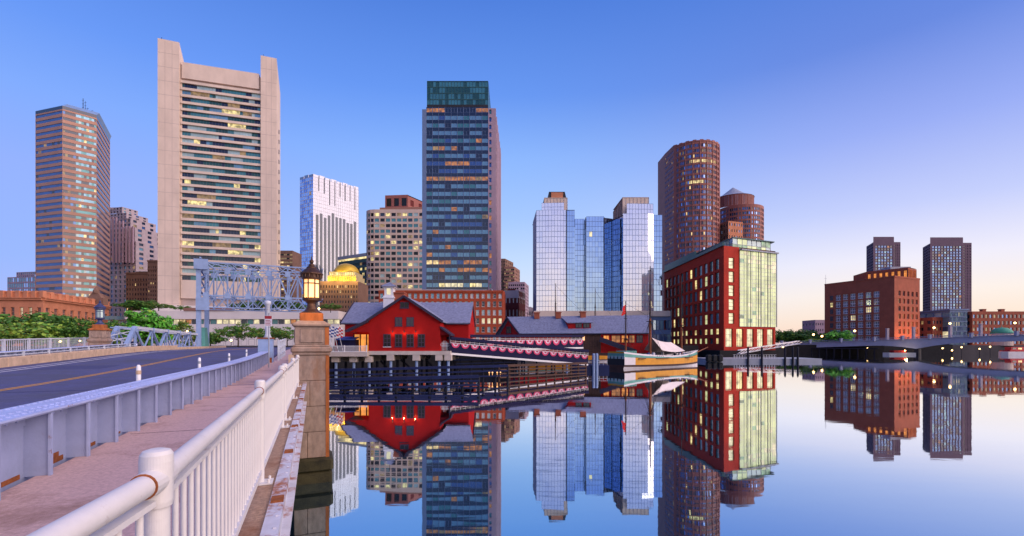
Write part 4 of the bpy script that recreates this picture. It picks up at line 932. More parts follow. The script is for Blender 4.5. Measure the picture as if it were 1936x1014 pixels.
# cylindrical tower
D = 404; cu, rp = 1314.5, 45.5; cx, cy, rad = PX(cu,D), D+4, rp/F*D
t = thing('round_tower', 'tall round red-brown tower with gridded windows, tallest on the right', 'tower', (cx,cy,GZ))
zz = PZ(263,D-rad); f = Facade(t,'wall','tower_rose'); ns = 22
pk = choose(('glass_blue',8),('glass_mirror_deep',1.2),('glass_navy',7),('lit_warm',.35),('lit_dim',.5))
ring = [(cx+rad*math.sin(R(a)), cy-rad*math.cos(R(a))) for a in [-62+k*(172/ns) for k in range(ns+1)]]
band = lambda c, r: rnd.choice(['lit_warm','lit_yellow','glass_navy']) if False else pk(c, r)
for k, (P_, Q_) in enumerate(zip(ring,ring[1:])):
    def pp(c, r, k=k):
        if r == 35 and 3 < k < 15: return rnd.choice(['lit_warm','lit_dim','lit_yellow'])
        if r == 31 and 3 < k < 8: return 'lit_yellow'
        return pk(c, r)
    f.run(P_,Q_,GZ,zz,2,39,.8,.6,pp,.3,mt=1)
w0, w1 = PT(1257,D+14), PT(1273.5,D-4); zl = PZ(275,D-4)
f.run(w0,w1,GZ,zl,8,39,.8,.42,choose(('glass_blue',6),('mullion_blue',3),('lit_dim',.6)),.25,mt=3); f.blank(w1,ring[0],GZ,zl); f.cap([w0,w1,ring[0],(cx,cy)],zl); f.cap(ring+[(cx,cy+rad*.3)],zz); f.blank((w0[0],w0[1]+20),w0,GZ,zl); f.done()
b = MB(); 
for k, (P_, Q_) in enumerate(zip(ring,ring[1:])): wallstrip(b,P_,Q_,zz,zz+1.6 if k % 2 else zz+1.0,.25)
part('parapet', b, 'tower_rose', t)
b = MB()
for k in range(1,ns,2): c = ring[k]; b.tube((c[0],c[1],GZ),(c[0],c[1],zz),.45,n=6)
part('pier', b, 'tower_rose', t)
# second, lower round tower with conical roof
D = 445; cx, cy, rad = PX(1402,D), D+4, 41/F*D; t = thing('round_tower', 'shorter round red-brown tower with a grey conical roof', 'tower', (cx,cy,GZ)); f = Facade(t,'wall','tower_rose'); zz = PZ(383,D-rad); ns = 18
ring = [(cx+rad*math.sin(R(a)), cy-rad*math.cos(R(a))) for a in [-90+k*10 for k in range(ns+1)]]
for k, (P_, Q_) in enumerate(zip(ring,ring[1:])):
    f.run(P_,Q_,GZ,zz,1 if k % 3 == 0 else 2,31,.3 if k % 3 == 0 else .8,.6,choose(('glass_blue',8),('glass_mirror_deep',1.5),('glass_navy',5)),.3,mt=2)
f.cap(ring,zz); r2 = 36/F*D; cx2 = PX(1391.5,D); ring2 = [(cx2+r2*math.sin(R(a)), cy+2-r2*math.cos(R(a))) for a in [-90+k*10 for k in range(ns+1)]]
for P_, Q_ in zip(ring2,ring2[1:]): f.run(P_,Q_,zz,PZ(362,D-r2),2,1,.4,.85,choose(('lilac_stone',2),('tower_rose',1)),.3)
f.done()
b = MB(); b.lathe([(r2+.5,0),(r2*.62,3.2),(.3,11.5)],(cx2,cy+2,PZ(362,D-r2)),24); part('roof', b, 'grey_metal', t)
t = thing('orange_block', 'small orange-brown block wedged between the two round towers', 'building', (PX(1385,398),404,GZ))
A, B, C = PT(1362,402), PT(1377,392), PT(1404.5,397); zz = PZ(419,394); f = Facade(t,'wall','sandstone'); f.run(A,B,GZ,zz,3,20,.5,.5,choose(('glass_navy',3),('lit_warm',.5)),.3,wmat='brown_stone'); f.run(B,C,GZ,zz,6,20,.45,.45,choose(('glass_blue',1),('glass_dark',1)),.3); f.cap([A,B,C,(A[0]+5,A[1]+20)],zz); f.done()

# brick waterfront block with a glass end
A, B, C = (73.8,225.6), (74.2,163.0), (97.9,173.0)
t = thing('brick_glass_block', 'big red brick waterfront building with a glowing yellow-green glass end', 'building', (82,190,4.0)); zb_ = 3.1; zt2 = PZ(464.6,163)
f = Facade(t,'wall','brick_deep'); h5 = PZ(480,163)-PZ(508,163)
zg = PZ(617,163); 
def lw(c, r): return rnd.choices(['glass_green','glass_teal','lit_yellow','glass_sky','lit_pale','glass_pale'],[3,13,2.8,9,2.6,4])[0]
f.run(A,B,zg,zt2,12,5,.64,.78,lw,.5,mb=.6,mt=3.2,single=True,cols=1,rows=2,fm='teal_metal',bar=.14,ml=1,mr=3)
f.run(A,B,zb_,zg,12,2,.55,.6,choose(('lit_pale',6),('lit_yellow',2),('glass_green',2)),.4,mb=1.6,ml=1,mr=3,single=True,cols=1,rows=1,fm='mullion_dark',bar=.08)
ur = V(C[0]-B[0],C[1]-B[1]).normalized(); LB = math.hypot(C[0]-B[0],C[1]-B[1]); BP = lambda a, d=0: (B[0]+ur.x*a+ur.y*d*-1*-1*0-(-ur.y)*0+ -ur.y*d*1.0*0 - (ur.y)*d, B[1]+ur.y*a+ur.x*d)
wb = LB*.285
f.run(BP(0),BP(wb),zg,zt2,1,5,.36,.78,choose(('lit_cream',1)),.5,mb=.4,mt=3.4,single=True,cols=1,rows=3,fm='trim_frame',bar=.12)
f.run(BP(0),BP(LB),zb_,zg,5,1,.66,.76,choose(('lit_lobby',2),('lit_cream',3)),.6,vo=.6,single=True,cols=3,rows=3,fm='mullion_dark',bar=.09)
f.cap([A,B,BP(wb),C,(97,226)],zt2); f.blank(C,(97,226),zb_,zt2); f.done()
# glass end: one pane per bay and floor
f = Facade(t,'glass_frame','mullion_pale'); zt3 = PZ(473,165)
f.run(BP(wb,-.3),BP(LB,-.3),zg,zt3,9,19,.95,.93,lambda c, r: rnd.choices(['lit_pale','lit_cream','lit_green'],[14,1 if r < 15 else 2.5,1])[0],.08,single=True); f.done()
b = MB()
for q in (.16,.26,.47,.545,.73,.80,.985):
    c = BP(wb+(LB-wb)*q,-.75); b.box((c[0]-.09,c[1]-.09,zg),(c[0]+.09,c[1]+.09,zt3+.3))
part('mullion', b, 'mullion_dark', t)
b = MB(); wallstrip(b,BP(wb,-.3),BP(LB+.4,-.3),zt3,zt3+.5,.9); part('glass_cornice', b, 'grey_metal', t)
z4 = PZ(450,166); f = Facade(t,'penthouse_frame','grey_metal'); f.run(BP(wb*.75,1.2),BP(LB-1,1.2),zt3+.4,z4,8,2,.94,.92,choose(('lit_green',3),('lit_pale',2),('glass_pale',2)),.1,single=True); f.run((76.5,222),BP(wb*.75,1.2),zt2,z4,22,2,.94,.9,choose(('glass_teal',4),('glass_green',3),('glass_blue',2)),.1); f.done('penthouse_glass')
b = MB(); q = [(76.0,223),BP(wb*.72,.9),BP(LB+.2,.5),(98,223)]; b.prism(q,z4,z4+.35); part('roof', b, 'teal_metal', t)
b = MB(); wallstrip(b,(73.7,226),(74.1,163),zt2,zt2+1.1,.5); wallstrip(b,(73.7,226),(74.1,190),zt2+1.1,zt2+3.4,-1.2); part('side_cornice', b, 'teal_metal', t)
b = MB(); b.prism([(72,161.2),(98.6,172.2),(104,186),(96,228),(70,228)],-.4,3.1); struct('wharf_apron', b, 'quay')

# right brick block with glowing penthouse
A, B, C = PT(1559,297), PT(1691,260), PT(1739,271); zz = PZ(524.4,260); t = thing('brown_brick_block', 'brown brick block with white-framed windows and amber-lit penthouse', 'building', (B[0]+8,B[1]+25,GZ))
f = Facade(t,'wall','brick_brown'); L = math.hypot(B[0]-A[0],B[1]-A[1])
f.run(A,B,GZ,zz,6,7,.72,.84,choose(('glass_navy',6),('glass_blue',4),('lit_yellow',.8),('glass_sky',1)),.5,ml=L*.16,mr=L*.18,mb=1.5,mt=6.5,single=True,cols=3,rows=2,fm='mullion_pale',bar=.34)
for r_ in range(7):
    q_ = L*.09/L; o = link('window',win_mesh(1.9,3.0,1,2,'mullion_dark','lit_yellow' if r_ == 5 else 'glass_navy',.2),t,True); o.location = (A[0]+(B[0]-A[0])*q_-.06,A[1]+(B[1]-A[1])*q_-.04,GZ+2.4+r_*4.3); o.rotation_euler = (0,0,math.atan2(B[1]-A[1],B[0]-A[0]))
f.run(B,C,GZ,zz,5,7,.5,.64,lambda c, r: 'glass_dark' if (r == 6 or c == 4) else rnd.choice(['lit_dim','glass_navy','lit_orange']),.7,ml=3,mr=1,mb=1.5,mt=6.5,single=True,cols=2,rows=1,fm='beige_stone',bar=.2)
bb = back(B,C,30); f.blank(C,bb[0],GZ,zz); f.cap([A,B,C,bb[0]],zz); f.done()
b = MB(); wallstrip(b,A,B,zz,zz+.9,.2); wallstrip(b,B,C,zz,zz+.9,.2); part('cornice', b, 'brick_brown', t)
fz = lambda q, d: (B[0]+(A[0]-B[0])*q-(-.35)*0+d*.35, B[1]+(A[1]-B[1])*q+d*.93)
P0, P1, P2 = PT(1637.5,283), PT(1717,266), PT(1733,272); zq = PZ(505.6,266); f = Facade(t,'penthouse','brick_brown'); f.run(P0,P1,zz,zq,7,1,.5,.66,choose(('lit_amber',1)),.6,vo=.3,single=True,cols=2,rows=2,fm='brick_brown',bar=.12); f.run(P1,P2,zz,zq-.3,6,1,.7,.72,choose(('lit_amber',1)),.4,single=True); f.cap([P0,P1,P2,(P0[0]+8,P0[1]+14)],zq); f.blank((P0[0]+4,P0[1]+16),P0,zz,zq); f.done()
b = MB(); c = PT(1695,276); b.box((c[0]-6,c[1]-3,zq),(c[0]+6,c[1]+4,zq+1.5)); part('roof_tank', b, 'grey_metal', t)
b = MB(); c = PT(1561,298); b.tube((*c,zz),(*c,zz+7),.12,.05,5); b.bar((c[0]-.8,c[1],zz+4.5),(c[0]+.8,c[1],zz+4.5),.12); part('antenna', b, 'grey_metal', t)
for a_ in (.25,.75):
    l = bpy.data.lights.new('facade_light','POINT'); l.energy = 4200; l.color = (1,.42,.12); l.shadow_soft_size = .4; o = bpy.data.objects.new('facade_light',l); COL.objects.link(o); o.location = (B[0]+(C[0]-B[0])*a_+2,B[1]+(C[1]-B[1])*a_-7,9)

# twin slab towers far right
D = 500
for lab, u0,u1,u2,u3,v0,v1,v2,vb in (('distant dark lilac slab tower rising behind the brown brick block',1638,1651,1690,1702.5,462,448,455.6,640),('distant dark lilac slab tower standing clear at far right',1744.5,1758.5,1820.5,1837,464,449,457,640)):
    t = thing('slab_tower', lab, 'tower', (PX((u0+u3)/2,D),D+16,GZ), 'twin slab towers on the horizon')
    A, B, C, E2, E3 = PT(u0,D+22), PT(u1,D), PT(u2,D), PT(u2+.3,D+6), PT(u3,D+6)
    f = Facade(t,'wall','harbor_concrete'); nr = 36
    f.run(A,B,GZ,PZ(v0,D+10),5,nr,.6,.55,choose(('glass_navy',5),('glass_dark',3)),.4,mt=1)
    f.run(B,C,GZ,PZ(v1,D),max(6,round((u2-u1)/6.2)),nr,.78,.72,choose(('glass_blue',8),('glass_navy',4),('glass_sky',1.5),('lit_orange',.12)),.4,mt=9,ml=2,mr=1)
    f.run(E2,E3,GZ,PZ(v2,D),3,nr,.5,.5,lambda c, r: 'glass_navy' if c == 0 else 'harbor_concrete',.4,mt=2)
    f.blank(C,E2,GZ,PZ(v1,D)); f.blank(E3,(E3[0],E3[1]+25),GZ,PZ(v2,D)); k4 = lambda P_: (P_[0]*1.05,P_[1]*1.05)
    f.cap([B,C,k4(C),k4(B)],PZ(v1,D)-1); f.cap([A,B,k4(B),k4(A)],PZ(v0,D+10)); f.blank(k4(B),B,PZ(v0,D+10)-1,PZ(v1,D)); f.blank(k4(A),A,GZ,PZ(v0,D+10)); f.cap([E2,E3,(E3[0],D+30),(E2[0],D+30)],PZ(v2,D)); f.done()

# low blocks on the right
for (nm,lab,u0,u1,v,D,dp,m_,nc,nr,wf,hf,pk) in (
 ('low_brick_block','low brick block with lit windows between the brown block and the slab tower',1738,1764,601,290,20,'brick_brown',6,4,.45,.5,choose(('glass_navy',3),('lit_dim',2),('lit_yellow',.6))),
 ('low_brick_block','low brick block with a few yellow windows under the slab tower',1763,1818,600,282,20,'brick_brown',9,4,.5,.5,choose(('glass_navy',5),('lit_dim',1.4),('lit_yellow',1))),
 ('glass_hall','blue glass hall with a pale lit corner at far right',1796,1829,587,277,22,'mullion_blue',14,7,.9,.85,choose(('glass_blue',3),('glass_sky',5),('glass_pale',2),('lit_cream',.8))),
 ('glass_hall','narrow pale glass stair tower beside the blue hall',1826,1846,589,284,14,'grey_metal',7,6,.9,.9,choose(('glass_pale',3),('lit_cream',2),('blind',2))),
 ('long_brick_hall','long brown brick hall with rooftop chimneys at the right edge',1838,2010,589,276,30,'brick_brown',22,5,.6,.55,choose(('glass_navy',5),('glass_blue',3),('lit_dim',1.2))),
 ('pink_house','small distant pink block above the trees left of the brown brick block',1541,1562,605,360,16,'pink_stone',5,4,.4,.4,choose(('glass_navy',1)))):
    t = thing(nm, lab, 'building', (PX((u0+u1)/2,D),D+dp/2,GZ)); A, B = PT(u0,D), PT(u1,D); zz = PZ(v,D); f = Facade(t,'wall',m_)
    f.run(A,B,GZ,zz,nc,nr,wf,hf,pk,.3,mt=1,single=(nc*nr < 120),bar=.1); bb = back(A,B,dp); f.blank(B,bb[0],GZ,zz); f.run(bb[1],A,GZ,zz,4,nr,wf,hf,pk,.3,mt=1); f.cap([A,B,*bb],zz); f.done()
    if nm == 'long_brick_hall':
        for u in (1858,1893): b = MB(); c = PT(u,D+10); b.box((c[0]-1.1,c[1]-1,zz-.5),(c[0]+1.1,c[1]+1,zz+1.8)); b.box((c[0]-1.3,c[1]-1.2,zz+1.8),(c[0]+1.3,c[1]+1.2,zz+2.1)); part('chimney', b, 'brick_brown', t)
    if nm == 'glass_hall' and u0 == 1796: b = MB(); b.prism([(A[0]-.6,D-.6),(B[0]+.6,D-.6),(B[0]+.6,D+dp),(A[0]-.6,D+dp)],zz,zz+.8); part('roof', b, 'mullion_blue', t)
b = MB(); c = PT(1894,255); t = thing('domed_pavilion', 'small pavilion with a green copper dome at far right', 'pavilion', (*c,GZ)); r_ = 16/F*255
b.lathe([(r_,0),(r_*.97,.9),(r_*.8,2.1),(r_*.5,3.0),(.15,3.4),(.1,4.6)],(*c,PZ(631,255)),20); part('dome', b, 'green_copper', t, smooth=True)
b = MB(); b.lathe([(r_*.95,0),(r_*.95,PZ(631,255)-GZ)],(*c,GZ),20); part('drum', b, 'beige_stone', t)
# ------------------------------------------------------------------ red museum house on piles
D = 79.0
def win_at(par, u0, u1, v0, v1, Dp, gm, cols, rows, fm='trim_frame', bar=.09, nm='window', proud=.04):
    x0, x1, z0, z1 = PX(u0,Dp), PX(u1,Dp), PZ(v1,Dp), PZ(v0,Dp)
    o = link(nm, win_mesh(x1-x0,z1-z0,cols,rows,fm,gm,bar), par, True); o.location = (x0,Dp-proud,z0); return o
t = thing('gable_house', 'red clapboard gabled house standing on piles over the water', 'house', (PX(765,D),D+5,PZ(671,D)))
X = lambda u: PX(u,D)
Z = lambda v: PZ(v,D)
xl, xr, xa = X(698), X(832), X(765); ze, za, zb_ = Z(606), Z(562.5), Z(664)
b = MB(); b.prism([(xl,D),(xr,D),(xr,D+14),(xl,D+14)],zb_,ze,0,False)
b.poly([(xl,D,ze),(xr,D,ze),(xa,D,za)]); b.poly([(xr,D+14,ze),(xl,D+14,ze),(xa,D+14,za)]); part('wall', b, 'house_red', t)
def slope(b, p0, p1, q0, q1, th=.22, mt=0):       # roof slab between eave p0-p1 and ridge q0-q1
    i = b.add([p0,p1,q1,q0,*[(x,y,z-th) for x,y,z in (p0,p1,q1,q0)]])
    for q in ((0,1,2,3),(7,6,5,4),(0,4,5,1),(1,5,6,2),(2,6,7,3),(3,7,4,0)): b.f.append([i+k for k in q]); b.m.append(mt)
sl = (za-ze)/(xr-xa); sll = (za-ze)/(xa-xl); ov = .55
xe2 = X(655); ze2 = ze-(xl-xe2)*sll*.78
rf = MB(); slope(rf,(xr+ov,D-.55,ze-ov*sl+.25),(xr+ov,D+14.4,ze-ov*sl+.25),(xa,D-.55,za+.28),(xa,D+14.4,za+.28)); slope(rf,(xa,D-.55,za+.28),(xa,D+14.4,za+.28),(xl-.3,D-.55,ze-.3*sll+.25),(xl-.3,D+14.4,ze-.3*sll+.25)); rfo = part('roof', rf, 'shingle', t)
b = MB(); b.bar((xr+ov,D-.62,ze-ov*sl+.05),(xa,D-.62,za+.1),.12,.42,up=(0,-1,0)) if 0 else None
for (p_, q_) in (((xr+ov,ze-ov*sl+.08),(xa,za+.14)),((xa,za+.14),(xl-.3,ze-.3*sll+.08)),((xl-.3,ze-.3*sll+.0),(xe2,ze2+.05))):
    b = MB(); b.bar((p_[0],D-.6,p_[1]),(q_[0],D-.6,q_[1]),.14,.4,up=(0,0,1)); part('bargeboard', b, 'trim_dark', rfo)
# lean-to over the left porch and the right stair
b = MB(); slope(b,(xe2,D-.5,ze2+.2),(xe2,D+7,ze2+.2),(xl-.2,D-.5,ze-.2*sll+.12),(xl-.2,D+7,ze-.2*sll+.12)); part('porch_roof', b, 'shingle', t)
b = MB(); b.poly([(xe2+.4,D+.02,ze2-.05),(xl,D+.02,ze2-.05),(xl,D+.02,ze-.3)]); b.poly([(xe2+.4,D+6,ze2-.05),(xl,D+6,ze2-.05),(xl,D+6,ze-.3)]); part('porch_gable', b, 'house_red', t) if 0 else None
for yy in (D+.02, D+6):
    b = MB(); b.prism([(0,0)]*3,0,0) if 0 else b.poly([(xe2+.4,yy,ze2-.05),(xl,yy,ze2-.05),(xl,yy,ze-.3)]); part('porch_gable', b, 'house_red', t)
b = MB(); slope(b,(X(853),D-.3,Z(632)),(X(853),D+5,Z(632)),(xr+.02,D-.3,Z(617)),(xr+.02,D+5,Z(617)),.3); part('stair_roof', b, 'trim_dark', t)
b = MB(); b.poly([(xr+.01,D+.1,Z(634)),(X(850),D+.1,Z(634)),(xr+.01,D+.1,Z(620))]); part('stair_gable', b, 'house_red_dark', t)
b = MB(); b.box((X(849),D-.1,Z(664)),(X(851),D+.1,Z(632))); part('stair_post', b, 'trim_dark', t)
for u0, u1, v0, v1, gm, cc_, rr_ in ((756.5,773,571.5,583,'glass_dark',2,1),(747,760.5,600,617,'glass_navy',2,3),(768.5,782.5,600,617,'glass_navy',2,3),(725,739,632,656,'glass_dark',2,3),(747,760.5,632,656,'glass_dark',2,3),(769,782.5,632,656,'glass_dark',2,3),(790,803.5,632,656,'glass_dark',2,3)):
    w_ = win_at(t,u0,u1,v0,v1,D,gm,cc_,rr_,bar=.12,proud=.05)
    b = MB(); b.box((X(u0)-.08,D-.16,Z(v1)-.08),(X(u1)+.08,D-.02,Z(v1)+.02)); part('sill', b, 'white_paint' if u0 == 725 else 'trim_frame', t)
for k in range(3):
    u = 743+k*21.7; b = MB(); b.lathe([(.06,0),(.14,.15),(.03,.3)],(X(u),D-.25,Z(629)),8); part('wall_lamp', b, 'trim_dark', t)
    l = bpy.data.lights.new('wall_lamp_light','POINT'); l.energy = 16; l.color = (1,.5,.15); l.shadow_soft_size = .05; o = bpy.data.objects.new('wall_lamp_light',l); COL.objects.link(o); o.location = (X(u),D-.5,Z(632))
# cross wing behind the gable
DW = 84; Y0, Y1, YR = DW, DW+13, DW+6.5
wl, wr = PX(652,DW), PX(886,DW); zwe, zwr = PZ(610,DW), PZ(574,YR)
b = MB(); b.prism([(wl,Y0),(wr,Y0),(wr,Y1),(wl,Y1)],PZ(666,DW),zwe,0,False); b.poly([(wr,Y0,zwe),(wr,Y1,zwe),(wr,YR,zwr)]); b.poly([(wl,Y1,zwe),(wl,Y0,zwe),(wl,YR,zwr)]); part('wing_wall', b, 'house_red', t)
b = MB(); slope(b,(wl-.5,Y0-.6,zwe-.05),(wr+.3,Y0-.6,zwe-.05),(wl-.5,YR,zwr+.2),(wr+.3,YR,zwr+.2)); slope(b,(wl-.5,YR,zwr+.2),(wr+.3,YR,zwr+.2),(wl-.5,Y1+.6,zwe-.05),(wr+.3,Y1+.6,zwe-.05)); part('wing_roof', b, 'shingle', t)
b = MB(); b.bar((wl-.55,Y0-.7,zwe-.25),(wl-.55,YR,zwr+.05),.16,.5); b.bar((wl-.55,YR,zwr+.05),(wl-.55,Y1+.6,zwe-.25),.16,.5); part('bargeboard', b, 'trim_dark', t)
b = MB(); b.bar((wl-.5,Y0-.65,zwe-.28),(wr+.3,Y0-.65,zwe-.28),.12,.16); part('gutter', b, 'trim_dark', t)
b = MB(); b.box((PX(667,DW-2),DW-1.5,PZ(666,DW)),(PX(694,DW-2),DW-1.2,PZ(633,DW))); part('lit_entrance', b, 'lit_amber', t)
b = MB()
for u in (668,680,692): b.box((PX(u,DW-2)-.08,DW-1.75,PZ(666,DW)),(PX(u,DW-2)+.08,DW-1.55,PZ(633,DW)))
part('entrance_frame', b, 'timber_brown', t)
# cupola and vent on the roof
Dc = 86; cx, cy = PX(737,Dc), Dc; c0 = PZ(576,Dc)
cu = thing('roof_cupola', 'white louvred cupola with blue pyramid roof and weathervane on the red house', 'cupola', (cx,cy,c0-.5)) if 0 else None
b = MB(); b.box((cx-.95,cy-.95,c0-1),(cx+.95,cy+.95,PZ(560,Dc))); b.box((cx-1.1,cy-1.1,PZ(565,Dc)),(cx+1.1,cy+1.1,PZ(563,Dc))); b.box((cx-.8,cy-.8,PZ(560,Dc)),(cx+.8,cy+.8,PZ(544,Dc))); b.box((cx-1.1,cy-1.1,PZ(545,Dc)),(cx+1.1,cy+1.1,PZ(543,Dc))); cup = part('cupola', b, 'white_paint', t)
b = MB(); b.prism([(cx-1.35,cy-1.35),(cx+1.35,cy-1.35),(cx+1.35,cy+1.35),(cx-1.35,cy+1.35)],PZ(543,Dc),PZ(534,Dc),0,True,[(cx-.1,cy-.1),(cx+.1,cy-.1),(cx+.1,cy+.1),(cx-.1,cy+.1)]); part('cupola_roof', b, 'shingle', cup)
b = MB(); b.box((cx-.36,cy-.84,PZ(558,Dc)),(cx+.36,cy-.78,PZ(546.5,Dc))); part('louvre', b, 'lit_cream', cup)
b = MB(); b.tube((cx,cy,PZ(534,Dc)),(cx,cy,PZ(522,Dc)),.05,.03,6); b.bar((cx-.7,cy,PZ(526,Dc)),(cx+.7,cy,PZ(526,Dc)),.05); b.lathe([(.05,0),(.22,.2),(.05,.4)],(cx,cy,PZ(527,Dc)),8); part('weathervane', b, 'dark_metal', cup)
b = MB(); b.box((PX(746,Dc),Dc-.5,zwr-.6),(PX(765,Dc),Dc+1.4,PZ(555,Dc))); b.box((PX(745,Dc),Dc-.7,PZ(555,Dc)),(PX(766,Dc),Dc+1.6,PZ(553,Dc))); part('chimney', b, 'brick_brown', t)
for u, w in ((722,7),(752,7)):
    pass
# deck, beams, caps, piles
b = MB(); b.box((X(619),D-1.0,Z(674)),(X(698)-.02,D+14,Z(666))); part('deck_slab', b, 'concrete_pale', t)
b = MB(); b.box((xl-.1,D-.25,Z(671)),(X(852),D+14,Z(664))); part('ground_beam', b, 'concrete_pale', t)
pm = {}
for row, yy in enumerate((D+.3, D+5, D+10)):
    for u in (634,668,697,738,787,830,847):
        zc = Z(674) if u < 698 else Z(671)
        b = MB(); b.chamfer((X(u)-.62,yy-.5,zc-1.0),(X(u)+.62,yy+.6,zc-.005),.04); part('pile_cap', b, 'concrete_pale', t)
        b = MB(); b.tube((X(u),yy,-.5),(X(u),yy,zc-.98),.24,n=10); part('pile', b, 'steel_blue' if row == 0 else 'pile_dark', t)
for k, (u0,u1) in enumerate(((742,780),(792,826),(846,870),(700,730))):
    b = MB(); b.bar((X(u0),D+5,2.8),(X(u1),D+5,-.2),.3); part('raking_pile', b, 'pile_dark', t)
# deck railing
dr = thing('deck_railing', 'white balustrade on the deck left of the red house', 'railing', (X(660),D-.8,Z(666)))
for u in (622,654.5,696): b = MB(); b.box((X(u)-.07,D-.87,Z(666)),(X(u)+.07,D-.73,Z(653))); part('post', b, 'white_paint', dr)
for v in (654.5,665): b = MB(); b.bar((X(621),D-.8,Z(v)),(X(697),D-.8,Z(v)),.1,.09); part('rail', b, 'white_paint', dr)
bm = MB(); bm.box((-.025,-.025,0),(.025,.025,Z(654.5)-Z(665))); bm = bm.mesh('baluster','white_paint')
for k in range(38): o = link('baluster',bm,dr,True); o.location = (X(622.8+k*1.95),D-.8,Z(665))
# navy booth and flags on the deck
bo = thing('deck_booth', 'navy canvas booth on the deck behind the white balustrade', 'booth', (X(647),D+3,Z(666)))
b = MB(); b.box((X(632),D+1.5,Z(666)),(X(666),D+5,Z(642))); part('booth_body', b, 'navy_canvas', bo)
b = MB(); slope(b,(X(630),D+.8,Z(642)),(X(667),D+.8,Z(642)),(X(631),D+4,Z(636)),(X(666),D+4,Z(636)),.12); part('awning', b, 'blue_cloth', bo)
b = MB(); b.box((X(624),D+2,Z(666)),(X(631),D+4,Z(640))); part('side_door', b, 'house_red_dark', bo)
for k,(u,m1,m2,lab) in enumerate(((626,'blue_cloth','white_cloth','blue and white flag nearest the granite pier'),(636,'white_cloth','blue_cloth','pale flag between two others on the deck'),(645,'red_cloth','white_cloth','red and white striped flag beside the house porch'))):
    fl = thing('flag', lab, 'flag', (X(u),D+1,Z(666)), 'flags on the deck')
    b = MB(); b.tube((X(u),D+1,Z(666)),(X(u)-.9,D+.4,Z(614)),.04,n=6); part('pole', b, 'white_paint', fl)
    b = MB()
    for j in range(6):
        x0 = X(u)-.6+j*.05; 
        for q in range(3):
            p0 = (X(u)-.85+q*.32+.05*math.sin(j),D+.4+.06*math.sin(q*2+j),Z(617)-j*.27-q*.12); b.poly([p0,(p0[0]+.33,p0[1]+.05,p0[2]-.1),(p0[0]+.34,p0[1]+.03,p0[2]-.38),(p0[0]+.02,p0[1],p0[2]-.28)], m1 if (j+q) % 2 else m2)
    part('cloth', b, [], fl)

# ------------------------------------------------------------------ timber fender fences in the water
def fence(lab, u0, v0, D0, u1, v1, D1, npost, nrail, mt, foot=-.6, group='timber fender fences'):
    a = V(PX(u0,D0),D0,PZ(v0,D0)); c = V(PX(u1,D1),D1,PZ(v1,D1)); t = thing('fender_fence', lab, 'fence', ((a.x+c.x)/2,(a.y+c.y)/2,0), group)
    n = (c-a).cross(V(0,0,1)).normalized()*.22
    b = MB(); b.bar(a,c,.42,.36); part('cap_beam', b, mt, t)
    for k in range(npost+1):
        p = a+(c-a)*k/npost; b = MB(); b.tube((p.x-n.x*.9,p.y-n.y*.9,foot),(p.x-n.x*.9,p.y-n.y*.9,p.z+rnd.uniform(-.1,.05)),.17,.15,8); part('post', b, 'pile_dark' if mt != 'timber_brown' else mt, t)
    for r_ in range(nrail):
        dzv = V(0,0,-(r_+1)*(a.z-.15)/(nrail+.4)); b = MB(); b.bar(a+dzv+n*.2,c+dzv+n*.2,.16,.2); part('rail', b, mt, t)
    return t
fence('long navy timber fender fence nearest the camera under the house', 618,719,53,905,712,55,9,2,'timber_navy')
fence('second navy fender fence close under the deck piles', 618,700.5,64,960,692,67,14,2,'timber_navy')
fence('brown timber fender fence beneath the lower gangway', 945,692,70,1109,687,84,10,3,'timber_brown')
fence('dark fender fence in shadow between the house piles and the second house', 850,681,84,992,677,88,7,3,'timber_navy')
b = MB(); 
fd = thing('floating_pontoon', 'narrow floating pontoon beneath the red house', 'pontoon', (PX(800,72),72,.3))
b.box((PX(700,72),71,-.2),(PX(960,74),73,.45)); part('float', b, 'pile_dark', fd)
for k, u in enumerate((925,931,940,946)):
    b = MB(); b.lathe([(.07,0),(.12,.12),(.03,.26)],(PX(u,71),71,1.0),8); b.tube((PX(u,71),71,.45),(PX(u,71),71,1.02),.03,n=5); part('lamp', b, 'lamp_glow', fd)

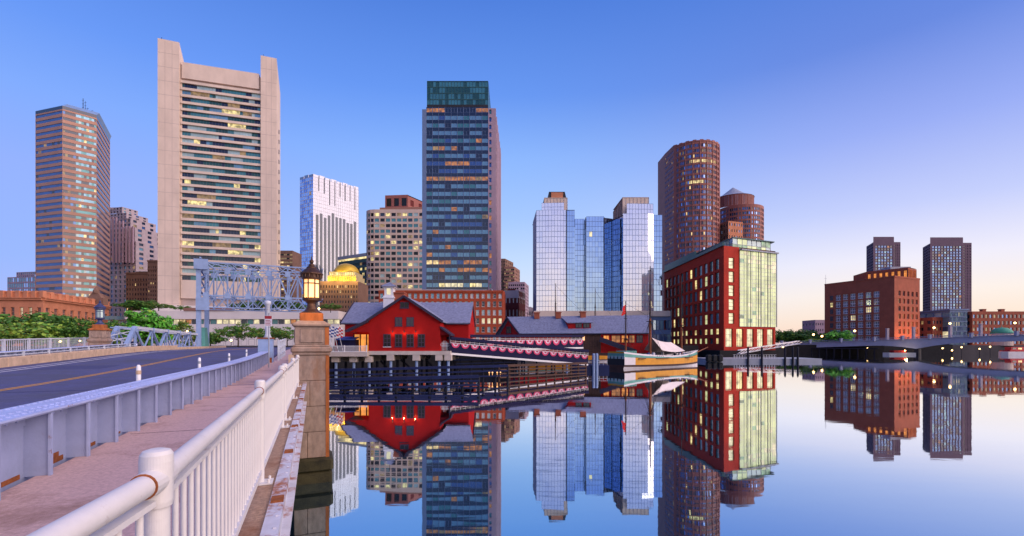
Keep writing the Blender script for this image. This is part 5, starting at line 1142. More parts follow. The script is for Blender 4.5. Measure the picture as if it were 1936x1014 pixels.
# ------------------------------------------------------------------ covered gangways with bunting
bunt = MB(); n = 10
for ring, (r0, r1, m_) in enumerate(((0,.26,'bunting_core'),(.26,.5,'bunting_white'),(.5,.78,'bunting_pink'))):
    for k in range(n):
        a0, a1 = math.pi+math.pi*k/n, math.pi+math.pi*(k+1)/n; y = -.03-.03*(k % 2)
        bunt.poly([(r0*math.cos(a0),y,r0*math.sin(a0)),(r1*math.cos(a0),y,r1*math.sin(a0)),(r1*math.cos(a1),y-.02,r1*math.sin(a1)),(r0*math.cos(a1),y-.02,r0*math.sin(a1))],m_)
bunt.box((-.8,-.05,-.02),(.8,-.0,.05),'bunting_white')
bunt_me = bunt.mesh('bunting', [])
def gangway(lab, a, c, nb, hp, aw, white, skip=0):
    """a, c: near lower edge ends (x,y,z of the stringer); hp panel height; aw awning clearance"""
    a, c = V(*a), V(*c); t = thing('gangway', lab, 'gangway', tuple((a+c)/2), 'covered gangways with bunting'); d = (c-a); h = V(d.x,d.y,0).normalized(); bk = V(-h.y,h.x,0)*2.2; up = V(0,0,1)
    def slab(z0,z1,o0,o1,mt,nm):
        b = MB(); p = [a+bk*o0+up*z0, c+bk*o0+up*z0, c+bk*o1+up*z0, a+bk*o1+up*z0]; q = [x+up*(z1-z0) for x in p]; i = b.add(p+q)
        for f_ in ((3,2,1,0),(4,5,6,7),(0,1,5,4),(1,2,6,5),(2,3,7,6),(3,0,4,7)): b.f.append([i+k for k in f_]); b.m.append(0)
        return part(nm, b, mt, t)
    slab(-.35,0,0,1,white,'stringer'); slab(0,hp,0,.03,'navy_canvas','side_panel'); slab(0,hp,.97,1,'navy_canvas','side_panel'); slab(.0,.06,.03,.97,'timber_brown','deck')
    slab(hp+aw,hp+aw+.5,-.12,1.1,'navy_canvas','awning')
    for z in (hp+.12,hp+.42,hp+.72):
        b = MB(); b.bar(a+up*z,c+up*z,.06); part('handrail', b, 'white_paint', t)
    n = nb*2
    for k in range(n+1):
        p = a+d*k/n; b = MB(); b.bar(p+up*hp,p+up*(hp+aw),.06); part('stanchion', b, 'white_paint', t)
    for k in range(skip,nb):
        p = a+d*(k+.5)/nb+up*hp; o = link('bunting',bunt_me,t,True); o.location = p-V(-h.y,h.x,0)*.04; o.rotation_euler = (0,-math.atan2(d.z,math.hypot(d.x,d.y)),math.atan2(h.y,h.x)); o.scale = (d.length/nb/1.85,)*3
    return t
def w3(u, v, Dp): return (PX(u,Dp),Dp,PZ(v,Dp))
gangway('lower covered gangway hung with pink bunting sloping down to the dock', w3(852,667,80), w3(1112,688,92), 16, 1.62, .62, 'white_paint')
gangway('upper covered gangway with pink bunting leading to the second house', w3(852,662,84.5), w3(1103,656.5,108), 14, 1.62, .7, 'white_paint', 3)
sr = thing('stair_rail', 'curled white stair rails beside the head of the gangways', 'railing', w3(842,664,79))
for k in range(5):
    b = MB(); p = w3(836+k*2.6,663,79.2); b.tube(p,(p[0],p[1],p[2]+1.5+.2*math.sin(k)),.035,n=6)
    for q in range(8):
        a0, a1 = q*math.pi/4, (q+1)*math.pi/4; b.tube((p[0]+.28*math.cos(a0),p[1],p[2]+1.0+.28*math.sin(a0)),(p[0]+.28*math.cos(a1),p[1],p[2]+1.0+.28*math.sin(a1)),.03,n=5)
    part('scroll', b, 'white_paint', sr)

# ------------------------------------------------------------------ second red house
A, B = V(2.5,122), V(33.6,114.5); u_ = (B-A).normalized(); n_ = V(-u_.y,u_.x)          # along the front eave, and backwards
L2 = (B-A).length
H2 = lambda a, d, z: (A.x+u_.x*a+n_.x*d-(1-a/L2)*d*.81, A.y+u_.y*a+n_.y*d, z)
L2 = (B-A).length; ze, zr, z0 = 8.2, 12.6, 3.2
t = thing('long_red_house', 'long low red house with a grey shingle roof, dormer and three chimneys', 'house', H2(L2/2,5,z0))
b = MB()
for (a0,d0,a1,d1) in ((0,.8,L2,.8),(L2,.8,L2,10.2),(L2,10.2,0,10.2),(0,10.2,0,.8)): b.poly([H2(a0,d0,z0),H2(a1,d1,z0),H2(a1,d1,ze),H2(a0,d0,ze)])
b.poly([H2(0,10.2,ze),H2(0,.8,ze),H2(0,5.5,zr)]); b.poly([H2(L2,.8,ze),H2(L2,10.2,ze),H2(L2,5.5,zr)]); part('wall', b, 'house_red', t)
b = MB(); slope(b,H2(-.6,0,ze),H2(L2+.6,0,ze),H2(-.6,5.5,zr+.25),H2(L2+.6,5.5,zr+.25)); slope(b,H2(-.6,5.5,zr+.25),H2(L2+.6,5.5,zr+.25),H2(-.6,11,ze),H2(L2+.6,11,ze)); rf2 = part('roof', b, 'shingle', t)
b = MB(); b.bar(H2(-.65,0,ze-.15),H2(-.65,5.5,zr+.05),.16,.4); b.bar(H2(-.65,5.5,zr+.05),H2(-.65,11,ze-.15),.16,.4); part('bargeboard', b, 'trim_dark', rf2)
b = MB(); b.bar(H2(-.6,-.05,ze-.22),H2(L2+.6,-.05,ze-.22),.14,.22); part('gutter', b, 'trim_dark', rf2)
o = link('gable_vent',win_mesh(2.6,1.9,3,1,'trim_dark','glass_dark',.12),t,True); p = H2(0,7.0,ze+.1); p2 = H2(0,4,ze); o.location = (p[0]-.06,p[1]-.08,p[2]); o.rotation_euler = (0,0,math.atan2(p2[1]-p[1],p2[0]-p[0]))
for a in (6.5,11.6,17.4):
    b = MB(); c = H2(a,5.2,zr-.4); b.box((c[0]-.7,c[1]-.6,c[2]),(c[0]+.7,c[1]+.6,c[2]+1.5)); b.box((c[0]-.85,c[1]-.75,c[2]+1.5),(c[0]+.85,c[1]+.75,c[2]+1.75)); part('chimney', b, 'brick_brown', rf2)
b = MB(); a0, a1 = 12.6, 18.6
b.poly([H2(a0+.2,1.5,ze+1.1),H2(a1-.2,1.5,ze+1.1),H2(a1-.2,1.5,ze+2.7),H2(a0+.2,1.5,ze+2.7)]); b.poly([H2(a0+.2,4.5,ze+3.4),H2(a0+.2,1.5,ze+1.1),H2(a0+.2,1.5,ze+2.7)]); dm = part('dormer', b, 'house_red', t)
b = MB(); slope(b,H2(a0-.3,.9,ze+2.75),H2(a1+.2,.9,ze+2.75),H2(a0-.3,5.0,zr-.1),H2(a1+.2,5.0,zr-.1),.18); part('dormer_roof', b, 'shingle', dm)
for q in (2.4,4.3):
    o = link('dormer_window',win_mesh(1.6,1.2,2,1,'trim_dark','glass_navy',.1),t,True); p = H2(a0+q-.4,1.47,ze+1.35); o.location = p; o.rotation_euler = (0,0,math.atan2(u_.y,u_.x))
for k, (a, w, gm) in enumerate(((21.2,1.5,'lit_amber'),(23.2,2.2,'lit_orange'),(25.6,1.6,'lit_amber'),(27.4,1.4,'lit_orange'),(29.2,1.5,'glass_navy'))):
    o = link('window',win_mesh(w,1.9,2,2,'trim_dark',gm,.1),t,True); o.location = H2(a,.74,z0+2.5); o.rotation_euler = (0,0,math.atan2(u_.y,u_.x))
b = MB(); q = [H2(13.5,.72,z0),H2(20.6,.72,z0),H2(20.6,.6,ze-.3),H2(13.5,.6,ze-.3)]; b.poly(q); part('plank_wall', b, 'timber_brown', t)
for k in range(18): b = MB(); p = H2(13.6+k*.4,.62,z0); b.box((p[0]-.16,p[1]-.06,z0),(p[0]+.16,p[1]+.02,ze-.35)); part('plank', b, 'timber_brown', t)
b = MB(); p = H2(16.2,.2,ze-1.9); b.box((p[0]-.22,p[1]-.2,p[2]),(p[0]+.22,p[1]+.2,p[2]+1.1)); part('wall_lantern', b, 'lamp_glow', t)
b = MB(); 
for (a0,d0,a1,d1) in ((-1,-1.2,L2+1,11.5),): b.poly([H2(a0,d0,z0),H2(a1,d0,z0),H2(a1,d1,z0),H2(a0,d1,z0)]); b.poly([H2(a0,d0,z0-.7),H2(a1,d0,z0-.7),H2(a1,d0,z0),H2(a0,d0,z0)]); b.poly([H2(a0,d1,z0-.7),H2(a0,d0,z0-.7),H2(a0,d0,z0),H2(a0,d1,z0)])
part('platform', b, 'timber_brown', t)
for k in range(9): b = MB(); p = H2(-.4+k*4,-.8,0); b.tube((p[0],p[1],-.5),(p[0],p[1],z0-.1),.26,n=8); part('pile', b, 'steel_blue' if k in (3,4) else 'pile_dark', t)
b = MB(); b.bar(H2(20,-.8,z0+3.4),H2(29,-.8,z0+.2),.5,1.2); part('stair_flank', b, 'trim_dark', t)
# dock float in front of it
fl = thing('dock_float', 'dark floating dock with blue drum piles at the foot of the gangway', 'dock', (PX(1120,98),98,0))
b = MB(); b.box((PX(1085,96),95,-.2),(PX(1150,96),101,1.1)); part('float', b, 'timber_navy', fl)
for u in (1122,1128): b = MB(); b.lathe([(.3,-.5),(.3,3.3),(.2,3.5)],(PX(u,95),94.8,0),12); part('guide_pile', b, 'steel_blue', fl)
b = MB(); 
for h in (.5,1.0): b.bar((PX(1112,95),95.1,1.1+h),(PX(1149,95),95.1,1.1+h),.07)
for k in range(6): b.bar((PX(1112+k*7.2,95),95.1,1.1),(PX(1112+k*7.2,95),95.1,2.15),.07)
part('rail', b, 'steel_pale', fl)

# ------------------------------------------------------------------ tall ship
def ship(loc, rz, label, full=True):
    t = thing('sailing_ship', label, 'ship', loc, 'moored sailing ships', rz)
    Ls = 30.0; st = [x*30/27 for x in (0,1.2,3,6,9,12,15,18,21,23.5,25.5,26.6,27.2)]
    def half(x):
        q = x/Ls; return 2.9*(.86+.5*q-.36*q*q*1.4) if q < .45 else 2.9*max(.02,(1-((q-.45)/.56)**2.3))
    def sheer(x): q = x/Ls; return 2.25+1.15*(1-q)**3+5.0*max(0,q-.5)**2
    bands = [(-.6,'hull_black',.72),(.0,'hull_white',.86),(.26,'hull_brown',.93),(.62,'hull_brown',.98),(.70,'hull_yellow',1.0),(2.02,'hull_yellow',1.0),(2.12,'hull_black',.98)]
    rings = []
    for x in st:
        w = half(x); s = sheer(x); r_ = []
        for z, m_, k in bands: r_.append((x+.0*z, w*k, z+ (s-2.35)*(.55 if z > .7 else .2*(z > 0))))
        r_.append((x, w*.95, s+.0)); r_.append((x+(.5 if x > 29 else 0), w*.93, s+.35)); rings.append(r_)
    mats_ = ['hull_white','hull_white','hull_brown','hull_black','hull_yellow','hull_black','hull_teal','hull_white']
    b = MB(); m = len(rings[0])
    for r0, r1 in zip(rings,rings[1:]):
        for j in range(m-1):
            mt = mats_[j]
            if r0[0][0] < 2.9 and j in (4,5): mt = 'hull_white' if j == 4 else 'hull_teal'
            a0, a1, c0, c1 = r0[j], r1[j], r1[j+1], r0[j+1]
            b.poly([(a0[0],-a0[1],a0[2]),(a1[0],-a1[1],a1[2]),(c0[0],-c0[1],c0[2]),(c1[0],-c1[1],c1[2])],mt); b.poly([c1,c0,a1,a0],mt)
    tr = [(p[0],-p[1],p[2]) for p in rings[0]]+[p for p in reversed(rings[0])]
    for j in range(m-1):
        p, q = rings[0][j], rings[0][j+1]; b.poly([(p[0],p[1],p[2]),(p[0],-p[1],p[2]),(q[0],-q[1],q[2]),(q[0],q[1],q[2])],['hull_white','hull_brown','hull_brown','hull_black','hull_black','hull_teal','hull_teal','hull_yellow'][j])
    part('hull', b, [], t, world=False)
    b = MB(); top = [(r_[-2][0],r_[-2][1]*.98,r_[-2][2]-.3) for r_ in rings]
    for p, q in zip(top,top[1:]): b.poly([(p[0],-p[1],p[2]),(q[0],-q[1],q[2]),q,p])
    part('deck', b, 'timber_brown', t, world=False)
    if full:
        for k in range(5): b = MB(); y = -2.1+k*1.05; b.box((-.06,y-.34,2.2),(.02,y+.34,2.85)); w_ = part('stern_window', b, 'glass_pale', t, world=False)
        b = MB(); b.chamfer((1.6,-1.5,2.6),(5.2,1.5,3.9),.1); part('deckhouse', b, 'hull_teal', t, world=False)
        b = MB(); b.chamfer((.2,-2.3,3.3),(1.0,2.3,3.6),.05); part('taffrail', b, 'hull_teal', t, world=False)
        b = MB()
        for (x0,x1) in ((4.2,6.4),(10.2,14.6),(21.6,24.4)): b.box((x0,-half(x0)-.35,2.1),(x1,-half((x0+x1)/2)+.05,2.25)); 
        part('channel_board', b, 'hull_brown', t, world=False, kind='stuff')
        # canvas awning over the waist
        b = MB()
        e = [(12.6,-2.6,4.0),(21.8,-2.3,3.75)]; rg = [(12.2,0,6.9),(19.5,0,5.85)]; n = 8
        for sgn in (1,-1):
            for k in range(n):
                q0, q1 = k/n, (k+1)/n; L_ = lambda p, q, s_: (p[0]+(q[0]-p[0])*s_, sgn*(p[1]+(q[1]-p[1])*s_), p[2]+(q[2]-p[2])*s_-.35*math.sin(math.pi*s_))
                b.poly([L_(e[0],e[1],q0),L_(e[0],e[1],q1),L_(rg[0],rg[1],q1),L_(rg[0],rg[1],q0)])
        part('canvas_awning', b, 'canvas', t, world=False)
        b = MB()
        for k in range(30):
            x = 7+rnd.random()*17; y = -2.4*rnd.random()+.3; z = 2.2; b.box((x-.25,y-.2,z),(x+.25,y+.2,z+.4+rnd.random()*.9),rnd.choice(['trim_dark','blue_cloth','grey_metal','timber_brown','hull_white']))
        part('deck_gear', b, [], t, world=False, kind='stuff')
        b = MB(); b.tube((28.6,0,2.9),(35,0,4.6),.16,.08,8); part('bowsprit', b, 'mast', t, world=False)
    for k, (x, h, r_) in enumerate(((3.2,15.0,.24),(11.6,23.6,.33),(23.6,22.2,.27))):
        hb = h*.48; b = MB(); b.tube((x,0,1.2),(x,0,hb),r_,r_*.85,8); m_ = part('lower_mast', b, 'mast', t, world=False)
        b = MB(); b.tube((x,.0,hb-.6),(x,0,h),r_*.62,.09,6); part('topmast', b, 'mast_dark', m_, world=False)
        b = MB(); b.box((x-.5,-.7,hb-.7),(x+.5,.7,hb-.55)); b.box((x-.25,-.35,h*.74),(x+.25,.35,h*.74+.1)); part('crosstree', b, 'mast_dark', m_, world=False)
        rg = MB()
        for sgn in (-1,1):
            for q in range(4): rg.tube((x-.9+q*.7,sgn*half(x)*.98,2.5),(x,sgn*.1,hb-.3),.034,n=4)
            for q in range(2): rg.tube((x-.3+q*.6,sgn*.6,hb-.6),(x,0,h*.9),.026,n=4)
            for q in range(1,7):
                s_ = q/8; rg.tube((x-.9*(1-s_),sgn*half(x)*.98*(1-s_),2.5+(hb-2.8)*s_),(x+1.2*(1-s_),sgn*half(x)*.98*(1-s_),2.5+(hb-2.8)*s_),.012,n=3)
        part('shrouds', rg, 'rope', m_, world=False)
        if k:
            b = MB(); b.tube((x+.3,-3.6,hb*.86),(x+.3,3.6,hb*.86),.11,n=6) ; part('yard', b, 'mast_dark', m_, world=False) if k == 5 else None
    rg = MB()
    for p, q in (((3.2,0,14.5),(11.6,0,11.6)),((11.6,0,23),(23.6,0,11)),((11.6,0,11.3),(23.6,0,3.2)),((23.6,0,21.5),(34.6,0,4.5)),((23.6,0,10.6),(31.5,0,3.7)),((3.2,0,7.2),(0,0,4)),((11.6,0,11),(4.4,0,3.4))): rg.tube(p,q,.03,n=4)
    part('stay', rg, 'rope', t, world=False)
    if full:
        b = MB(); 
        for k in range(5): b.poly([(3.1-k*.0,-.03+.1*math.sin(k),14.2-k*.4),(2.3-.1*k,.12*math.sin(k*2),13.7-k*.42),(2.35-.1*k,.12*math.sin(k*2+1),13.3-k*.42),(3.1,.05*math.sin(k),13.8-k*.4)])
        part('pennant', b, 'red_cloth', t, world=False)
    return t
ship((22.8,102.2,0), R(35), 'yellow-hulled sailing ship with teal stern and white deck awning')
ship((1.5,139,0), R(3), 'second ship whose bare masts rise behind the long red house roof', False)

# ------------------------------------------------------------------ right-hand docks
fd = thing('floating_dock', 'grey floating dock with black rubber fenders beside the brick building', 'dock', (PX(1390,150),150,0))
b = MB(); b.box((PX(1335,140),140,-.2),(PX(1515,150),152,1.0)); part('float', b, 'grey_metal', fd)
for u in (1343,1354,1365): b = MB(); b.chamfer((PX(u,138)-.75,138.6,.1),(PX(u,138)+.75,139.95,2.2),.3); part('fender', b, 'black_rubber', fd)
for u in (1395,1420,1462,1476,1485): b = MB(); b.lathe([(.3,-.5),(.3,4.2),(.05,4.7)],(PX(u,146),139.7,0),8); part('guide_pile', b, 'pile_dark', fd)
b = MB()
for k in range(16): x = PX(1380+k*5,143); b.box((x-.05,140.2,1),(x+.05,140.3,2.1))
for h in (1.5,2.1): b.box((PX(1378,143),140.2,h),(PX(1458,143),140.28,h+.07))
part('dock_rail', b, 'white_paint', fd, kind='stuff')
rp = thing('ramp', 'white lattice boarding ramp climbing to the quay at right', 'ramp', (PX(1455,158),158,1))
p0, p1 = V(*w3(1400,669,150)), V(*w3(1512,650,190))
for dy in (0,1.8):
    o_ = V(0,dy,0)
    for h in (0,1.1): b = MB(); b.bar(p0+o_+V(0,0,h),p1+o_+V(0,0,h),.22,.2); part('chord', b, 'white_paint', rp)
    for k in range(10):
        q0, q1 = p0+(p1-p0)*k/10, p0+(p1-p0)*(k+1)/10; b = MB(); b.bar(q0+o_,q1+o_+V(0,0,1.1),.1); part('brace', b, 'white_paint', rp)
b = MB(); b.bar(p0+V(0,.9,.05),p1+V(0,.9,.05),1.7,.08); part('tread', b, 'grey_metal', rp)

# ------------------------------------------------------------------ stone road bridge on the right
Q0, Q1 = V(140,280), V(232,188); ub = (Q1-Q0).normalized(); nb_ = V(-ub.y,ub.x)      # nb_ points away from the camera
LQ = (Q1-Q0).length
RB = lambda a, d, z: (Q0.x+ub.x*a+nb_.x*d, Q0.y+ub.y*a+nb_.y*d, z)
def rz_(a): return 4.4+.042*a
def rb_(a):                                         # underside: haunched arches between the piers
    d = abs(a-78); return rz_(a)-2.5-2.2*max(0,1-d/18)**2
t = thing('stone_bridge', 'grey stone road bridge with haunched arches crossing the channel at right', 'bridge', RB(LQ/2,8,0))
b = MB(); N_ = 60
for k in range(N_):
    a0, a1 = LQ*k/N_, LQ*(k+1)/N_
    i = b.add([RB(a0,0,rb_(a0)),RB(a1,0,rb_(a1)),RB(a1,0,rz_(a1)),RB(a0,0,rz_(a0)),RB(a0,16,rb_(a0)),RB(a1,16,rb_(a1)),RB(a1,16,rz_(a1)),RB(a0,16,rz_(a0))])
    for q in ((0,1,2,3),(3,2,6,7),(4,7,6,5),(0,4,5,1)): b.f.append([i+x for x in q]); b.m.append(0)
part('span', b, 'bridge_stone', t)
b = MB()
for k in range(N_):
    a0, a1 = LQ*k/N_, LQ*(k+1)/N_; i = b.add([RB(a0,-.3,rz_(a0)),RB(a1,-.3,rz_(a1)),RB(a1,-.3,rz_(a1)+.3),RB(a0,-.3,rz_(a0)+.3),RB(a0,.4,rz_(a0)),RB(a1,.4,rz_(a1)),RB(a1,.4,rz_(a1)+.3),RB(a0,.4,rz_(a0)+.3)])
    for q in ((0,1,2,3),(3,2,6,7),(4,7,6,5),(0,4,5,1)): b.f.append([i+x for x in q]); b.m.append(0)
part('string_course', b, 'bridge_stone', t)
for k in range(60):
    a0, a1 = LQ*k/N_, LQ*(k+1)/N_; b = MB(); b.bar(RB(a0,0,rz_(a0)+1.15),RB(a1,0,rz_(a1)+1.15),.18,.14)
    for q in range(5): a_ = a0+(a1-a0)*q/5; b.bar(RB(a_,0,rz_(a_)+.3),RB(a_,0,rz_(a_)+1.1),.07)
    part('railing_panel', b, 'bridge_stone', t)
for a in (6,20,34,48,62,73,83,97,111,125):
    b = MB(); p = RB(a,0,rz_(a)); b.box((p[0]-.55,p[1]-.55,p[2]-.3),(p[0]+.55,p[1]+.55,p[2]+1.7)); b.box((p[0]-.7,p[1]-.7,p[2]+1.7),(p[0]+.7,p[1]+.7,p[2]+1.95)); part('pedestal', b, 'bridge_stone', t)
for a in (78,): b = MB(); b.prism([RB(a-.9,.4,0)[:2],RB(a+.9,.4,0)[:2],RB(a+.9,15.5,0)[:2],RB(a-.9,15.5,0)[:2]],-.5,rb_(a)+.6); part('pier', b, 'pile_dark', t)
for k, a in enumerate((67,77,90,100)):
    p = RB(a,1.5,rz_(a)); py = thing('bridge_pylon', ['slim grey pylon furthest left on the stone bridge','slim grey pylon at the main pier of the stone bridge','slim grey pylon right of the main pier','rightmost slim grey pylon on the stone bridge'][k], 'pylon', p, 'pylons on the stone bridge')
    b = MB(); b.chamfer((p[0]-.55,p[1]-.5,p[2]-.05),(p[0]+.55,p[1]+.5,p[2]+5.6),.06); part('shaft', b, 'lilac_stone', py)
    b = MB(); b.chamfer((p[0]-.68,p[1]-.62,p[2]+5.6),(p[0]+.68,p[1]+.62,p[2]+5.95),.05); part('cap', b, 'lilac_stone', py)
# timber pier under the bridge and a red excursion boat
tp_ = thing('timber_pier', 'dark timber pier ends under the left half of the stone bridge', 'pier', (170,252,0))
for k in range(14):
    b = MB(); p = RB(18+k*3.4,-1.5,0); b.tube((p[0],p[1],-.4),(p[0],p[1],3.1),.3,n=7); part('pile', b, 'pile_dark', tp_)
b = MB(); b.bar(RB(16,-1.6,3.0),RB(64,-1.6,3.0),.4,.5); part('cap_beam', b, 'pile_dark', tp_)
b = MB(); b.box((187,229,1.6),(196,230.4,3.2)); wb_ = single('work_float', b, 'lit_lobby', 'brightly lit work float under the stone bridge pier', 'float', (191,229.7,1.6)) if 0 else None
bt = thing('excursion_boat', 'red and white excursion boat moored beyond the bridge at right edge', 'boat', (PX(1925,230),230,0))
x0 = PX(1888,226); b = MB(); b.prism([(x0,225),(x0+2,223.4),(x0+24,223.4),(x0+24,228),(x0+2,228)],-.3,1.7,'hull_white',True); b.prism([(x0+1.2,225),(x0+2.6,223.36),(x0+24,223.36),(x0+24,228),(x0+2.6,228)],1.7,2.3,'boat_red'); part('hull', b, [], bt)
b = MB(); b.box((x0+4,224,2.3),(x0+24,227,3.9)); part('cabin', b, 'boat_red', bt)
for k in range(7): b = MB(); b.box((x0+4.6+k*2.7,223.95,2.7),(x0+6.4+k*2.7,224.05,3.5)); part('window', b, 'lit_warm' if k % 2 else 'glass_navy', bt)
lf = thing('lit_barge', 'low barge with a bright work lamp at the bridge pier', 'barge', (PX(1705,226),226,0))
b = MB(); c = PX(1700,226); b.prism([(c-8,226),(c-6,224.6),(c+7,224.6),(c+8,226),(c+7,228.4),(c-6,228.4)],-.3,1.1); part('hull', b, 'grey_metal', lf)
b = MB(); b.box((c-3,225.4,1.1),(c+3,228,2.2)); part('shed', b, 'house_red_dark', lf)
b = MB(); b.lathe([(.1,0),(.3,.25),(.1,.5)],(c+2,225.1,1.9),8); part('lamp', b, 'lamp_white', lf)
l = bpy.data.lights.new('barge_light','POINT'); l.energy = 350; l.color = (1,.75,.4); l.shadow_soft_size = .3; o = bpy.data.objects.new('barge_light',l); COL.objects.link(o); o.location = (c+2,224.2,2.4)

# lamps along the far quay under the stone bridge
for k, (u, v) in enumerate(((1782,660),(1800,664),(1818,658),(1852,661),(1872,657),(1640,660))):
    t = thing('quay_lamp', ['quay lamp just right of the bridge pier','second quay lamp right of the bridge pier','third quay lamp right of the bridge pier','quay lamp left of the red excursion boat','quay lamp above the bow of the red excursion boat','quay lamp among the dark piles left of the bridge pier'][k], 'lamp', (PX(u,238),238,0), 'lamps under the stone bridge')
    b = MB(); b.tube((PX(u,238),238,-.3),(PX(u,238),238,PZ(v,238)),.12,n=6); part('post', b, 'pile_dark', t)
    b = MB(); b.lathe([(.1,0),(.32,.25),(.32,.5),(.1,.75)],(PX(u,238),238,PZ(v,238)-.05),8); part('lamp_head', b, 'lamp_white', t)
# ------------------------------------------------------------------ trees
def leaf_mesh(name, rx, ry, rz, nclump, nleaf, size, mats_, seed, flat=1.0):
    r = random.Random(seed); b = MB(); lo = r.uniform(.0,.3)
    for c in range(nclump):
        while True:
            p = V(r.uniform(-1,1),r.uniform(-1,1),r.uniform(-1,1))
            if .25 < p.length < 1: break
        p = p*(.78+.3*r.random()); ctr = V(p.x*rx,p.y*ry,p.z*rz); cr = r.uniform(.16,.30)*(rx+rz)/2
        for k in range(nleaf):
            d = V(r.gauss(0,1),r.gauss(0,1),r.gauss(0,.8*flat)).normalized()*cr*r.uniform(.5,1.05); q = ctr+d
            n = (d.normalized()+V(r.uniform(-.6,.6),r.uniform(-.6,.6),r.uniform(-.1,.8))).normalized(); a = n.orthogonal().normalized(); a.rotate(Matrix.Rotation(r.uniform(0,6.28),3,n)); e = n.cross(a); s = size*r.uniform(.6,1.3)
            b.poly([q-a*s,q-e*s*.55,q+a*s,q+e*s*.55],r.choices(mats_,[6,3,1][:len(mats_)])[0])
    return b.mesh(name, [])
def trunk_mesh(h, r0, seed, rx, rz):
    r = random.Random(seed); b = MB(); b.tube((0,0,-.2),(r.uniform(-.1,.1),0,h*.6),r0,r0*.7,7); b.tube((0,0,h*.58),(.1,.1,h+rz*.5),r0*.7,r0*.25,6)
    for k in range(6): a = k*1.05+r.random(); b.tube((0,0,h*(.55+.07*k)),(rx*.6*math.cos(a),rx*.6*math.sin(a),h+rz*r.uniform(-.3,.5)),r0*.4,r0*.1,5)
    return b.mesh('trunk','bark')
PROTO = {
 'dark': (leaf_mesh('crown',4.2,4,2.7,70,46,.30,['leaf_dark','leaf_mid','leaf_light'],1), trunk_mesh(3.2,.22,1,4,2.7), 3.6),
 'light': (leaf_mesh('crown',3.6,3.4,2.0,60,44,.28,['leaf_light','leaf_mid','leaf_olive'],2,.6), trunk_mesh(2.4,.18,2,3.4,2), 2.6),
 'bright': (leaf_mesh('crown',3.2,3.0,3.4,64,44,.34,['leaf_bright','leaf_mid','leaf_light'],3), trunk_mesh(3.4,.2,3,3,3.3), 4.2),
 'olive': (leaf_mesh('crown',4.4,4,2.0,60,40,.24,['leaf_mid','leaf_olive','leaf_dark'],4,.5), trunk_mesh(3.6,.16,4,4,2), 4.4),
 'cone': (leaf_mesh('crown',2.4,2.4,2.8,46,40,.22,['leaf_olive','leaf_mid','leaf_light'],5), trunk_mesh(2,.12,5,2,2.8), 3.2),
}
def tree(kind, u, vtop, Dp, width_px, label, base=None, group='trees on the city side', name='tree'):
    cm, tm, ch = PROTO[kind]; rx = {'dark':4.6,'light':4,'bright':3.6,'olive':4.8,'cone':2.8}[kind]; rz = {'dark':3.1,'light':2.3,'bright':3.9,'olive':2.3,'cone':3.2}[kind]
    gz = GZ if base is None else base
    s = 1.25*width_px/F*Dp/2/rx; top = PZ(vtop,Dp); sz = max(.25,(top-gz)/(ch+rz))
    t = thing(name, label, 'tree', (PX(u,Dp),Dp,gz), group); t.rotation_euler = (0,0,rnd.uniform(0,6.28))
    c = link('crown',cm,t,False); c.location = (0,0,ch*sz); c.scale = (s,s,sz); k = link('trunk',tm,t,False); k.scale = (max(.6,s),max(.6,s),sz)
tree('dark',20,590,112,90,'dark tree at the left edge behind the light tree')
tree('dark',92,587,116,110,'broad dark tree in front of the station')
tree('light',48,604,104,110,'pale green spreading tree nearest the far railing')
tree('dark',138,596,114,64,'dark tree left of the far lantern pier')
tree('light',112,634,100,60,'low pale shrub tree under the station front')
tree('dark',206,602,112,70,'dark tree right of the far lantern pier')
tree('light',216,630,104,46,'reddish-green small tree by the far railing')
tree('bright',276,576,98,70,'bright leafy green tree left of the lattice portal')
tree('bright',303,590,100,44,'smaller bright green tree beside the bright leafy tree')
tree('cone',354,602,120,44,'small conical tree with a street lamp before it')
tree('olive',450,611,125,72,'spreading tree under the lattice portal')
tree('olive',505,616,135,60,'spreading tree behind the stub pipe')
tree('olive',543,618,130,56,'spreading tree left of the granite pier')
tree('dark',398,626,140,46,'small dark tree behind the portal column')
zr_ = PZ(588,206)
for u, w, v, k, lab in ((262,60,566,'dark','roof garden tree at the left end of the podium'),(300,54,572,'olive','low roof garden tree left of the pale tower base'),(342,34,578,'olive','small roof garden shrub under the pale tower'),(470,60,571,'dark','roof garden tree behind the lattice portal'),(515,66,562,'dark','largest roof garden tree right of the pale tower'),(552,50,570,'dark','roof garden tree beside the lantern')):
    tree(k,u,v,212,w,lab,zr_-.1,'roof garden trees')
tree('olive',625,574,196,40,'small tree on the terrace left of the red house',PZ(592,200),'roof garden trees')
for k, (u, w, v) in enumerate(((1478,34,622),(1500,44,626),(1522,40,622),(1545,40,627))):
    tree('dark',u,v,310,w*1.5,['dark tree touching the right end of the glass-fronted building','second dark tree from the glass-fronted building','third dark tree in the far right row','dark tree beside the brown brick block'][k],group='trees by the right bridge')
tree('bright',1585,622,252,44,'bright green tree before the brown brick block',group='trees by the right bridge')
tree('light',1548,640,262,60,'low pale hedge at the left bridge approach',group='trees by the right bridge')

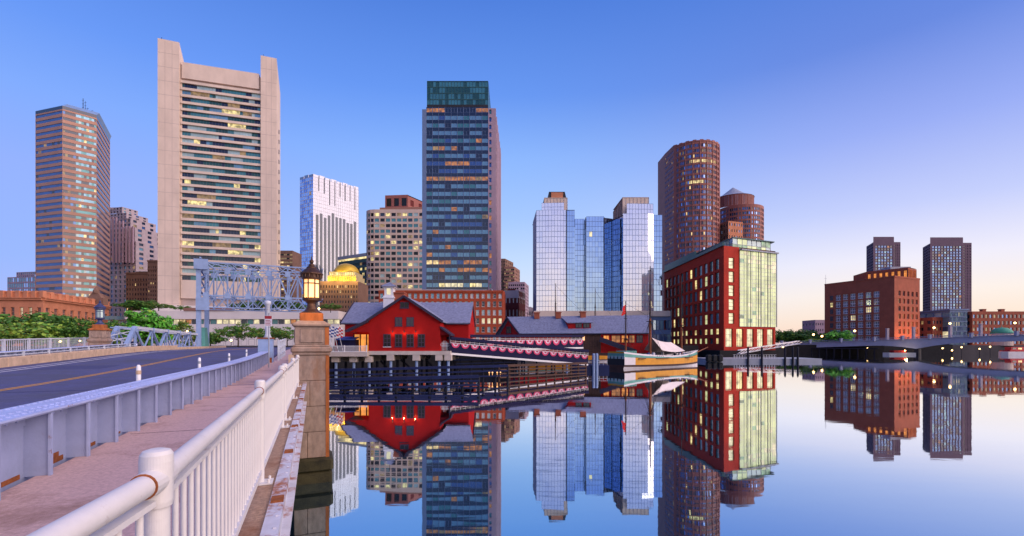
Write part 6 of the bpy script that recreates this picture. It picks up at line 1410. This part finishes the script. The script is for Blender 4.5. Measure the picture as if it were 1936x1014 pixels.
# ------------------------------------------------------------------ street lamps and small lights
lp = MB(); lp.tube((0,0,0),(0,0,.94),.013,.008,6); lp.lathe([(.025,0),(.02,.02),(.013,.04)],(0,0,0),8); lp_me = lp.mesh('lamp_post','dark_metal')
lg = MB(); lg.lathe([(.02,0),(.5,.35),(.55,.6),(.4,.9),(.05,1.1)],n=10); lg_me = lg.mesh('lamp_globe','lamp_white')
for k, (u, v, Dp, gz, lab) in enumerate(((354,627,112,GZ,'bright street lamp in front of the conical tree'),(437,644,118,GZ,'street lamp under the spreading tree'),(114,646,98,GZ,'amber lamp low before the station trees'),(151,645,98,GZ,'amber lamp left of the far lantern pier'),(603,584,150,GZ,'lamp shining just right of the near lantern'),(1616,626,246,GZ,'street lamp before the brown brick block'),(1538,633,262,GZ,'street lamp left of the stone bridge'),(1554,636,264,GZ,'second street lamp left of the stone bridge'),(1766,620,232,6.5,'left lamp of the pair on the stone bridge'),(1796,612,224,7,'tall lamp on the stone bridge near the domed pavilion'),(1919,611,205,7.5,'rightmost street lamp on the stone bridge'),(1480,656,230,GZ,'lamp by the quay trees'),(590,640,140,GZ,'lamp behind the granite pier'))):
    x, z = PX(u,Dp), PZ(v,Dp); h = z-gz; s = thing('street_lamp', lab, 'street lamp', (x,Dp,gz), 'street lamps')
    p = link('lamp_post',lp_me,s,False); p.scale = (max(4,h),max(4,h),h+.1); g_ = link('lamp_globe',lg_me,s,False); q = Dp/880*2.1; g_.location = (0,0,h-.9*q); g_.scale = (q*1.7,q*1.7,q*1.7)
# traffic signal beyond the pier
ts = thing('traffic_signal', 'traffic signal showing green beside the granite pier', 'traffic light', (PX(533,112),112,GZ))
zs = PZ(652,112); b = MB(); b.tube((PX(533,112),112.3,GZ-.1),(PX(533,112),112.3,zs+1.6),.09,n=6); part('pole', b, 'dark_metal', ts)
b = MB(); b.box((PX(533,112)-.3,111.9,zs-.4),(PX(533,112)+.3,112.3,zs+1.5)); part('housing', b, 'dark_metal', ts)
for k, m_ in enumerate(('signal_green','glass_dark','glass_dark')):
    b = MB(); b.tube((PX(533,112),111.7,zs+k*.55),(PX(533,112),111.95,zs+k*.55),.24,n=12); part('lens', b, m_, ts)
# cars at the bridge end
def car(u, Dp, label, rz):
    x = PX(u,Dp); t = thing('parked_car', label, 'car', (x,Dp,GZ+.2), 'cars at the far bridge end', rz)
    b = MB(); prof = [(-2.1,.35),(2.1,.35),(2.15,.75),(1.2,.9),(.6,1.4),(-1.1,1.42),(-1.8,.95),(-2.15,.85)]
    i = b.add([(x_,-.85,z) for x_,z in prof]+[(x_,.85,z) for x_,z in prof]); n = len(prof)
    for k in range(n): b.f.append([i+k,i+(k+1)%n,i+n+(k+1)%n,i+n+k]); b.m.append(0)
    b.f.append([i+n-1-k for k in range(n)]); b.m.append(0); b.f.append([i+n+k for k in range(n)]); b.m.append(0); part('body', b, 'car_paint', t, world=False)
    b = MB(); b.prism([(-1.0,-.88),(.55,-.88),(.55,.88),(-1.0,.88)],.95,1.34,0,True,[(-.9,-.86),(.3,-.86),(.3,.86),(-.9,.86)]); part('side_glass', b, 'glass_navy', t, world=False)
    for sx in (-1.3,1.3):
        for sy in (-.86,.86): b = MB(); b.tube((sx,sy-.1,.33),(sx,sy+.1,.33),.33,n=12); part('wheel', b, 'black_rubber', t, world=False)
    for sy in (-.6,.6): b = MB(); b.cbox((2.14,sy,.68),(.05,.2,.12)); part('headlight', b, 'headlight', t, world=False)
car(254,104,'dark car with violet headlights left of the bright green tree',R(-60)); car(236,108,'dark car parked behind the far railing',R(-58))
